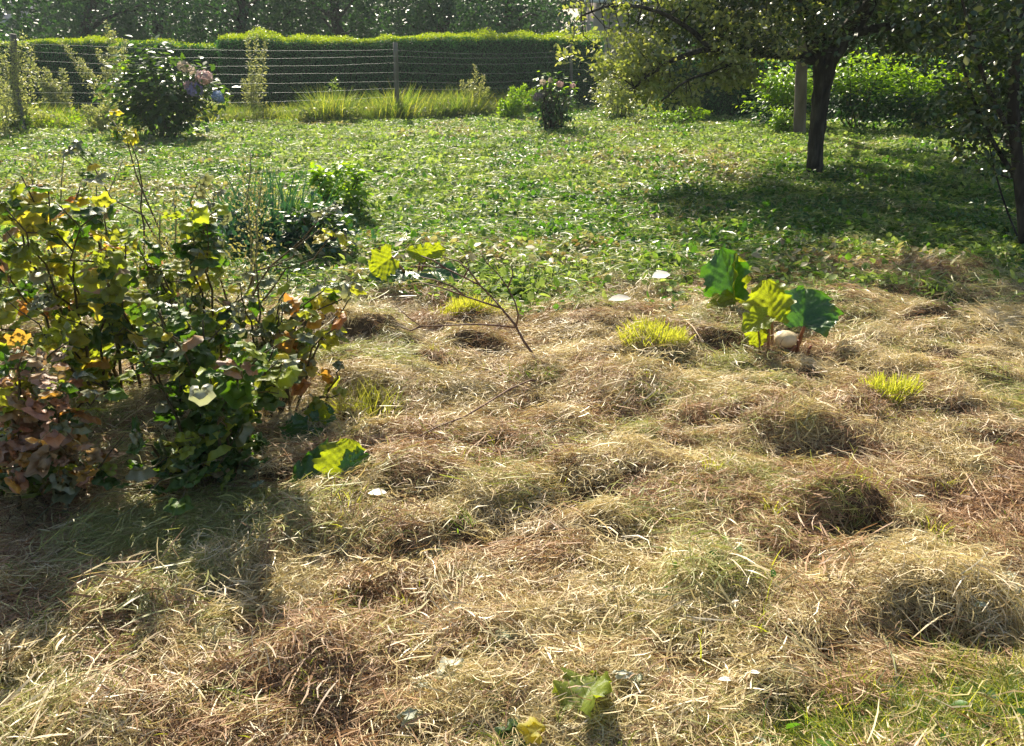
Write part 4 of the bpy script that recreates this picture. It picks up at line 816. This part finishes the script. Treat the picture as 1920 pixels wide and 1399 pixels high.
# ------------------------------------------------------------------ leek-like clump and far vegetables
p0 = GH(500, 480); e = thing('leek_patch', p0, 'dark blue green clump of upright leek leaves behind the bushes', 'plant')
b = tuft_blades(170, (.38, .80), (.012, .026), .24, .13, 4, .22); b.V = [v * A((1.3, .8, 1)) + p0 for v in b.V]; b.build('leaves', M['leek'], e)
c = MB(); n = 900; c.leaves(T_OVAL, p0 + rng.normal(size=(n, 3)) * A((.32, .2, .12)) + A((0, -.1, .18)), rand_dirs(n, .4), rand_dirs(n, 1.), .06, .035); c.build('foliage', M['leek'], e)
shrub('garden_plant', 640, 410, .55, .50, 900, 'bright green leafy plant right of the leek clump', 'shrub_lit', 'leaf_green', .35, .07, 5, .3, 'plant')
shrub('garden_plant', 590, 478, .7, .38, 800, 'dull green low plant between leeks and rhubarb', 'leaf_green', 'leek', .4, .06, 4, .6, 'plant')

# ------------------------------------------------------------------ rhubarb
def rhubarb_tpl(seed, fold=.35, wave=.06, nx_=27, ny_=25, cup=0., jag=.15, bend=.25):
    r_ = np.random.default_rng(seed); V = []; ph = r_.uniform(0, 6.28, 4)
    for j in range(ny_):
        t = j / (ny_ - 1); w = .60 * (math.sin(math.pi * min(1, (t * .80 + .165))) ** .72) * (1 - max(0, t - .80) ** 1.3 * 1.8)
        for i in range(nx_):
            s = i / (nx_ - 1) * 2 - 1; edge = abs(s) ** 3
            x_ = s * w * (1 + (jag * math.sin(t * 15 + ph[0] + (s > 0) * 2) + jag * .6 * math.sin(t * 41 + ph[2] + (s > 0)) + .05 * math.sin(t * 73 + ph[3])) * edge); y_ = t - (.18 * abs(s) ** 1.2) * (1 - t) ** 3 + .10 * abs(s) * (1 - t) * t
            vein = .016 * math.cos((t * 1.0 - abs(s) * .45) * 2 * math.pi * 6) * (1 - edge * .3) * min(1, abs(s) * 4)
            z_ = fold * abs(s) ** 1.15 * w - .02 * math.exp(-(s / .08) ** 2) + vein + wave * 1.3 * edge * math.sin(t * 17 + ph[1] + (s > 0) * 1.7) + .012 * math.sin(s * 13 + ph[2]) * math.sin(t * 23 + ph[3]) + .5 * wave * abs(s) * math.sin(t * 7 + ph[0] + (s > 0) * 2.2) - bend * t ** 2 + cup * (1 - t)
            V.append((x_, y_, z_))
    q = [(j * nx_ + i, j * nx_ + i + 1, (j + 1) * nx_ + i + 1, (j + 1) * nx_ + i) for j in range(ny_ - 1) for i in range(nx_ - 1)]
    return A(V, float), A(q), NT
def rhu_leaf(e, foot, neck, ax, nr, L, W, m_, seed, fold=.35, wave=.06, bend=.25, lab=None, rst=.010):
    b = MB(); P, R = limb(A(foot), A(neck), rst, rst * .7, 7, .06, .01); b.tube(P, R, 8); st = b.build('stalk', M['petiole'], e, smooth=True)
    o = leaf_obj(unit_leaf(rhubarb_tpl(seed, fold, wave, bend=bend), M[m_]), e, neck, ax, nr, L, W)
    if lab: o['label'] = lab
    # midrib
    return o
F1 = GH(1470, 662); d1 = F1[1]
e = thing('rhubarb_plant', F1, 'rhubarb plant with a lit yellow green leaf and a dark glossy leaf', 'plant')
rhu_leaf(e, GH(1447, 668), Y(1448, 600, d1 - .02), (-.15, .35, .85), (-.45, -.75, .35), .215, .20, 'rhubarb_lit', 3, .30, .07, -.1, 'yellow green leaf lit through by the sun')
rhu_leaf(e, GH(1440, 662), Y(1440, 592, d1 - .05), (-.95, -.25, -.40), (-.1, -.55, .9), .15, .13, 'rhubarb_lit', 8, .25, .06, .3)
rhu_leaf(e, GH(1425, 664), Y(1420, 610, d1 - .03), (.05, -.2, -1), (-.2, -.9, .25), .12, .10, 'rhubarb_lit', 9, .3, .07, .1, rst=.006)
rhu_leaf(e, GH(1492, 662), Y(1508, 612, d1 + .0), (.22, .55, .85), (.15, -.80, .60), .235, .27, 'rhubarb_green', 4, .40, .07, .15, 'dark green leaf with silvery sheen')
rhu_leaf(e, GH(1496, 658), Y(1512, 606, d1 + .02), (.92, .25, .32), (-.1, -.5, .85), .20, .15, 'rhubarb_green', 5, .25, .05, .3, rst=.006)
b = MB()
for k in range(5):
    s0 = F1 + A((rng.normal(0, .05), rng.normal(0, .02), -.01)); P, R = limb(s0, s0 + A((rng.normal(0, .03), rng.normal(0, .02), rng.uniform(.05, .10))), .010, .007, 4); b.tube(P, R, 7)
b.build('stalk_stubs', M['petiole'], e, smooth=True)
# pale round swelling between the stalks
q = Y(1472, 636, d1 + .03); b = MB(); u, v = np.meshgrid(np.linspace(0, 2 * np.pi, 28, endpoint=False), np.linspace(0, np.pi, 16)); 
rr = .058 * (1 + .05 * np.cos(u * 7) * np.sin(v) + .03 * np.cos(u * 17 + 1) * np.sin(v)); V = np.stack([rr * np.sin(v) * np.cos(u) * 1.15, rr * np.sin(v) * np.sin(u), rr * np.cos(v) * .82], -1); ii = np.arange(16 * 28).reshape(16, 28); jj = np.roll(ii, -1, 1)
b.add(V.reshape(-1, 3) + q, np.stack([ii[:-1], ii[1:], jj[1:], jj[:-1]], -1).reshape(-1, 4)); o = b.build('vegetable_bulb', M['bulb'], smooth=True, origin=q)
tag(o, 'pale cream round bulb sitting between the rhubarb stalks', 'vegetable')

F2 = GH(1352, 585); d2 = F2[1]
e = thing('rhubarb_plant', F2, 'single upright rhubarb leaf, half lit and half dark green, left of the other rhubarb', 'plant')
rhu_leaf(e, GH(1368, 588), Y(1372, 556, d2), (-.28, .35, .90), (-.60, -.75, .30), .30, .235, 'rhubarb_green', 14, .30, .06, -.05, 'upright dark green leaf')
rhu_leaf(e, GH(1372, 588), Y(1376, 560, d2 - .02), (.02, .25, .95), (.55, -.70, .25), .27, .11, 'rhubarb_lit', 15, .35, .05, -.05, 'narrow leaf coloured as the sunlit half of the upright leaf', rst=.006)
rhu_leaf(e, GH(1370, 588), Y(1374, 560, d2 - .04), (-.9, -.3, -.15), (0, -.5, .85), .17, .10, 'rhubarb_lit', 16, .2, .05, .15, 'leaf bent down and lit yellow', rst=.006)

F3 = GH(780, 545); d3 = F3[1]
e = thing('rhubarb_plant', F3, 'low rhubarb plant with one bright yellow green leaf above dark shade', 'plant')
rhu_leaf(e, F3, Y(735, 482, d3 - .15), (-.85, -.25, -.38), (-.3, -.85, .25), .20, .17, 'rhubarb_lit', 21, .12, .03, .2, 'bright yellow green leaf')
rhu_leaf(e, F3, Y(790, 478, d3 + .1), (.85, .1, .25), (0, -.75, .40), .17, .10, 'rhubarb_lit', 22, .2, .05, .2)
rhu_leaf(e, F3, Y(800, 482, d3 + .05), (-.75, .3, .2), (0, -.75, .40), .15, .09, 'rhubarb_lit', 23, .2, .05, .2)
for k in range(14):
    a = rng.uniform(-3.0, -.1); nk = F3 + A((math.cos(a) * .18, math.sin(a) * .08, rng.uniform(.05, .17))); rhu_leaf(e, F3 + A((rng.normal(0, .04), 0, 0)), nk, (math.cos(a), -.2, -.35), (0.1 * rng.normal(), -.3, .9), .19, .17, 'rhubarb_green', 30 + k, .2, .05, .35, rst=.006)

# broad leaves at the right foot of the bushes
e0 = GH(610, 905); e = thing('broadleaf_plant', e0, 'low plant with broad green leaves at the right foot of the bushes', 'plant')
for (nx1, ny1, dy, ax, nr, L, m_) in ((640, 895, 0, (.25, .2, .95), (.25, -.9, .35), .10, 'rhubarb_lit'), (625, 900, .02, (-.8, .1, .45), (-.2, -.7, .6), .115, 'rhubarb_green'), (655, 890, .0, (.75, .1, .6), (.1, -.8, .6), .075, 'rhubarb_green'), (600, 905, .0, (-.7, -.2, .2), (-.1, -.6, .7), .09, 'rhubarb_green')):
    rhu_leaf(e, e0 + A((0, .02, -.01)), Y(nx1, ny1, e0[1] + dy - .03), ax, nr, L * 1.45, L * 1.75, m_, int(nx1), .15, .04, .1, rst=.003)
e0 = GH(585, 830); e = thing('broadleaf_plant', e0, 'drooping shoot with a dark leaf and a bright green leaf above it', 'plant')
for (nx1, ny1, dy, ax, nr, L, m_) in ((598, 790, 0, (-.05, .3, .95), (-.2, -.9, .2), .085, 'rhubarb_lit'), (600, 790, .0, (.45, .1, .8), (.3, -.8, .4), .08, 'rhubarb_green'), (580, 800, -.05, (-.45, -.3, -.8), (.1, -.9, .3), .14, 'rhubarb_green'), (575, 800, -.03, (-.9, -.1, -.3), (-.1, -.7, .6), .10, 'rhubarb_green')):
    rhu_leaf(e, e0, Y(nx1, ny1, e0[1] + dy), ax, nr, L, L * 1.1, m_, int(nx1 + ny1), .2, .04, .15, rst=.003)
e0 = Y(375, 728, 2.42)
leaf_o = leaf_obj(unit_leaf(T_ROUND[0], M['leaf_pale']), None, e0, (.1, .1, -.9), (0, -.9, .3), .075, .085, 'hanging_leaf'); tag(leaf_o, 'round pale grey green leaf hanging before the dark bush', 'leaf')

# ------------------------------------------------------------------ dead branch and sticks
F4 = GH(1012, 700); d4 = F4[1]
e = thing('dead_branch', F4, 'bare forked reddish brown branch leaning up left from a grass tuft', 'branch')
def bpoly(pts, r0, r1, nm='twig', par=None):
    Q = A([Y(a, b_, d4 + c_) for a, b_, c_ in pts]); b = MB(); b.tube(Q, np.linspace(r0, r1, len(Q)), 6); return b.build(nm, M['twig'], e, smooth=True)
bpoly([(1014, 704, 0), (1000, 665, .02), (982, 640, .04), (965, 608, .06), (940, 578, .08), (925, 560, .1)], .0085, .0055, 'main_stem')
for pts in ([(925, 560, .1), (900, 535, .12), (870, 520, .14), (835, 503, .17), (795, 498, .2), (770, 500, .22)], [(900, 535, .12), (880, 508, .14), (860, 490, .18), (830, 482, .2)],
            [(940, 578, .08), (910, 568, .08), (870, 555, .1), (830, 540, .12), (790, 530, .15), (760, 535, .17)], [(968, 612, .06), (972, 590, .05), (965, 565, .06), (952, 540, .08), (935, 515, .1), (912, 492, .12), (900, 470, .15)],
            [(965, 614, .06), (930, 610, .02), (890, 608, .0), (840, 610, -.02), (790, 612, -.02), (765, 595, 0), (745, 575, .02)], [(952, 540, .08), (962, 515, .1), (958, 495, .12)],
            [(870, 555, .1), (850, 538, .1), (815, 525, .12), (780, 518, .14)], [(835, 503, .17), (812, 488, .2), (790, 480, .2)], [(790, 612, -.02), (770, 620, -.04), (745, 610, -.05)], [(870, 520, .14), (880, 500, .14), (872, 480, .16)]):
    bpoly(pts, .0056, .0022)
def stick(pts, r, label, m_='twig', dz=.02):
    Q = A([GH(a, b_, dz) for a, b_ in pts]); Q[1:-1, 2] += rng.uniform(0, .012, len(Q) - 2); b = MB(); b.tube(Q, np.linspace(r, r * .55, len(Q)), 6, wob=.08); o = b.build('stick', M[m_], smooth=True, origin=Q[0])
    return tag(o, label, 'stick')
stick([(1032, 720), (995, 716), (955, 730), (915, 755), (870, 785), (820, 805), (768, 828)], .006, 'long thin curved stick lying left of the grass tuft below the dead branch', 'twig', .05)
stick([(225, 1222), (262, 1226), (310, 1230)], .006, 'short reddish stick on shaded hay near the lower left', 'twig')
stick([(282, 1224), (300, 1200), (315, 1185)], .004, 'pinkish twig propped against the short reddish stick', 'twig_pale')
stick([(565, 1397), (600, 1382), (650, 1368)], .005, 'pale stick at the bottom edge left of the middle', 'twig_pale')
stick([(1605, 500 + 90), (1598, 620), (1590, 640)], .006, 'upright pale stalk lying right of the rhubarb', 'twig_pale', .03)
stick([(1285, 600), (1300, 615), (1318, 642)], .005, 'pale straw stalk between lit tuft and rhubarb', 'twig_pale', .03)
stick([(1130, 628), (1143, 640), (1155, 655)], .006, 'short pale stalk left of the lit grass tuft', 'twig_pale', .03)
stick([(700, 812), (730, 790), (765, 770)], .004, 'pale stalk on hay right of the hanging leaf shoot', 'twig_pale', .03)
stick([(870, 728), (920, 700), (990, 692)], .0035, 'pale green stalk arching beside the dead branch', 'twig_pale', .06)
stick([(1655, 1190), (1675, 1240), (1685, 1290)], .004, 'dull green stalk standing in hay near the lower right', 'stem_green', .05)
stick([(1395, 730), (1410, 726), (1430, 722)], .005, 'thin pale stalk just below the rhubarb shade', 'twig_pale', .03)
stick([(1600, 1290), (1640, 1310), (1690, 1325)], .0035, 'pale green stem on hay at the lower right', 'twig_pale', .04)

# ------------------------------------------------------------------ tufts that the mower left, sunlit
def tuft(px, py, w, d, n, L, label, m_='grass_lit', lean=.22, name='grass_tuft', Wd=(.003, .006), cut=True, hay=True):
    p0 = GH(px, py); b = tuft_blades(n, L, Wd, 1.0, lean, 3, .25, cut); V = b.V[0].reshape(n, -1, 3)
    root = V[:, :2].mean(1); k = A((w, d)); sh = root[:, :2] * (k - 1); V = V.copy(); V[:, :, :2] += sh[:, None, :]
    rx, ry = root[:, 0] * w + p0[0], root[:, 1] * d + p0[1]; V[:, :, 0] += p0[0]; V[:, :, 1] += p0[1]; V[:, :, 2] += H(rx, ry)[:, None] + (.015 if m_ == 'grass_lit' else 0)
    b.V = [V.reshape(-1, 3)]; return tag(b.build(name, M[m_], origin=p0), label, 'grass tuft', 'grass tufts standing in the hay')
tuft(872, 606, .21, .06, 620, (.05, .11), 'long row of sunlit stubble behind the dead branch')
tuft(1225, 650, .18, .11, 900, (.04, .115), 'biggest sunlit stubble mound left of the rhubarb')
tuft(1668, 752, .12, .08, 560, (.045, .115), 'bright yellow green stubble mound right of the rhubarb')
tuft(1332, 890, .03, .02, 26, (.03, .07), 'tiny bright grass tuft in hay below the rhubarb')
tuft(1450, 962, .035, .025, 30, (.03, .06), 'small pale green tuft beside the hollow in the hay')
tuft(1748, 1005, .04, .03, 34, (.04, .08), 'small green tuft toward the right edge')
tuft(1310, 690, .14, .08, 170, (.04, .09), 'loose pale tuft between the big stubble mound and rhubarb', 'straw_olive', .6)
tuft(1205, 715, .05, .03, 50, (.03, .06), 'small yellow tuft below the big stubble mound')
tuft(1760, 800, .12, .06, 180, (.04, .09), 'dull yellow tuft below and right of the bright mound', 'straw_olive', .5)
tuft(815, 665, .03, .02, 26, (.03, .06), 'tiny yellow tuft left of the dead branch')
tuft(680, 770, .16, .11, 600, (.06, .16), 'fine feathery green tuft beside the bushes', 'grass_lit', .45, Wd=(.0018, .0032), cut=False)
tuft(1000, 715, .10, .06, 260, (.05, .12), 'tuft of grass at the foot of the dead branch', 'grass', .55, cut=False)
tuft(930, 715, .12, .05, 130, (.06, .13), 'flattened pale green grass left of the dead branch foot', 'straw_olive', .9, cut=False)
tuft(990, 985, .02, .015, 12, (.03, .06), 'single bright yellow blade tuft in the middle hay')
tuft(1548, 1240, .05, .03, 60, (.04, .09), 'dark green tuft in a hollow near the lower right', 'grass', .4, cut=False)
tuft(740, 1240, .08, .04, 130, (.05, .12), 'yellow green tuft in the lower hay left of the middle', 'straw_olive', .5, cut=False)
tuft(590, 1290, .08, .05, 200, (.05, .12), 'golden brown tuft near the bottom left', 'straw_olive', .6, cut=False)
tuft(1390, 420, .15, .1, 160, (.08, .16), 'taller green grass clump in front of the apple shade', 'grass', .5, cut=False)
tuft(1280, 395, .12, .1, 90, (.08, .18), 'thin green grass left of the apple shade', 'grass_lit', .5, cut=False)
tuft(1780, 620, .25, .14, 260, (.05, .11), 'green weedy patch right of the rhubarb', 'grass_dull', .7, cut=False)
tuft(1600, 668, .10, .06, 130, (.05, .10), 'dark matted tuft just right of the rhubarb foot', 'grass_dull', .8, cut=False)

# ------------------------------------------------------------------ loose leaves on the hay
def loose(px, py, ax, nr, L, m_, label, W=None, dz=.03, tpl=None, name='fallen_leaf'):
    o = leaf_obj(unit_leaf(tpl or (T_OVAL if m_ == 'leaf_white' else T_LOBED[rng.integers(8)]), M[m_]), None, GH(px, py, dz + .028), ax, nr, L * 1.3, (W or L) * 1.4, name); return tag(o, label, 'leaf', 'loose leaves lying on the hay')
loose(1222, 520, (1, .2, .2), (-.1, -.25, 1), .10, 'leaf_white', 'white curled leaf scrap at the edge of the green ground', .08, .09)
loose(1140, 563, (1, .2, .1), (0, -.2, 1), .11, 'leaf_white', 'flat white leaf scrap on hay behind the lit stubble mound', .06, .08)
rt = rhubarb_tpl(77, .5, .1, bend=.3)
loose(1085, 1330, (.35, .7, .25), (-.35, -.15, 1), .10, 'leaf_lime', 'crumpled pale green leaf near the bottom middle', .08, .03, rt)
loose(1010, 1372, (-.7, .2, .1), (.2, -.4, .9), .05, 'leaf_yellow', 'yellow green leaf bit beside the crumpled leaf at the bottom', .04, .02)
loose(975, 1380, (-.9, .2, .1), (.0, -.4, .9), .06, 'leaf_green', 'dark green leaf under the yellow bit at the bottom', .04, .01)
loose(840, 1270, (.6, .5, .6), (.2, -.6, .6), .06, 'leaf_pale', 'grey green leaf in lower hay left of the middle', .05, .02)
loose(800, 1282, (-.9, .1, .1), (0, -.1, 1), .045, 'leaf_pale', 'pale folded leaf left of the grey green leaf', .03, .02)
loose(760, 1342, (.8, .4, .1), (0, -.2, 1), .05, 'leaf_pale', 'small green leaf close to the bottom edge', .035, .02)
loose(765, 1380, (1, .2, .1), (0, .1, 1), .035, 'leaf_white', 'pale oval leaf at the bottom edge left of the middle', .02, .02)
loose(940, 1188, (1, .2, .1), (.1, -.2, 1), .05, 'leaf_pale', 'pale green leaf fleck in the hay below the middle', .035, .025)
loose(1345, 1275, (1, .1, .1), (0, .3, 1), .035, 'leaf_white', 'white petal like scrap lower right of the middle', .02, .03)
loose(1195, 1290, (.4, .3, .8), (.1, -.8, .3), .035, 'leaf_grey', 'small grey leaf standing in the lower hay', .025, .01)
loose(1160, 1262, (1, .1, .1), (0, .1, 1), .04, 'leaf_pale', 'pale leaf above the small standing grey leaf', .025, .03)
loose(815, 1030, (1, .1, .2), (0, .2, 1), .05, 'leaf_grey', 'grey leaf tip at the edge of the long dark hollow', .03, .02)
loose(1715, 930, (1, .1, .1), (0, .3, 1), .035, 'leaf_white', 'white scrap at the right edge of the big hollow', .018, .03)
loose(1795, 1040, (1, .1, .1), (0, .3, 1), .028, 'leaf_white', 'small white scrap at far right of the middle hay', .016, .03)
loose(1372, 1130, (.6, .5, .1), (0, .3, 1), .026, 'leaf_white', 'narrow white chip right of the lower middle', .010, .03)
loose(1408, 1262, (1, .4, .1), (0, .3, 1), .02, 'leaf_white', 'tiny white round chip near the lower right', .018, .03)
loose(1455, 1352, (1, -.4, .1), (0, -.1, 1), .045, 'leaf_pale', 'grey green leaf at the bottom right of the middle', .03, .02)
loose(690, 925, (1, .1, .2), (0, -.1, 1), .05, 'leaf_white', 'bleached leaf on hay under the broad green leaves', .03, .03)
for k, (px, py) in enumerate(((1870, 1085), (1905, 1100), (1850, 1140), (1895, 1075), (1835, 1130))):
    loose(px, py, rand_dirs(1, .2)[0], rand_dirs(1, 1.5)[0], .03, 'leaf_pale', ('grey green weed leaf at the right edge, lowest but one of five', 'outermost grey green weed leaf at the right edge', 'lowest grey green weed leaf near the right edge', 'topmost grey green weed leaf near the right edge', 'innermost grey green weed leaf near the right edge')[k], .022, .04)

# ------------------------------------------------------------------ air, hazed to stand in for lens flare
b = MB(); b.box((-215, -45, -1.3), (215, 420, 10.5))
m, nt, out = mat_new('haze'); v = nt.nodes.new('ShaderNodeVolumePrincipled'); v.inputs['Density'].default_value = .0009
v.inputs['Color'].default_value = (.80, .92, .93, 1); v.inputs['Anisotropy'].default_value = .35
nt.links.new(v.outputs[0], out.inputs['Volume']); tag(b.build('haze', m), 'thin added haze standing in for the flare veil over the garden', kind='stuff')
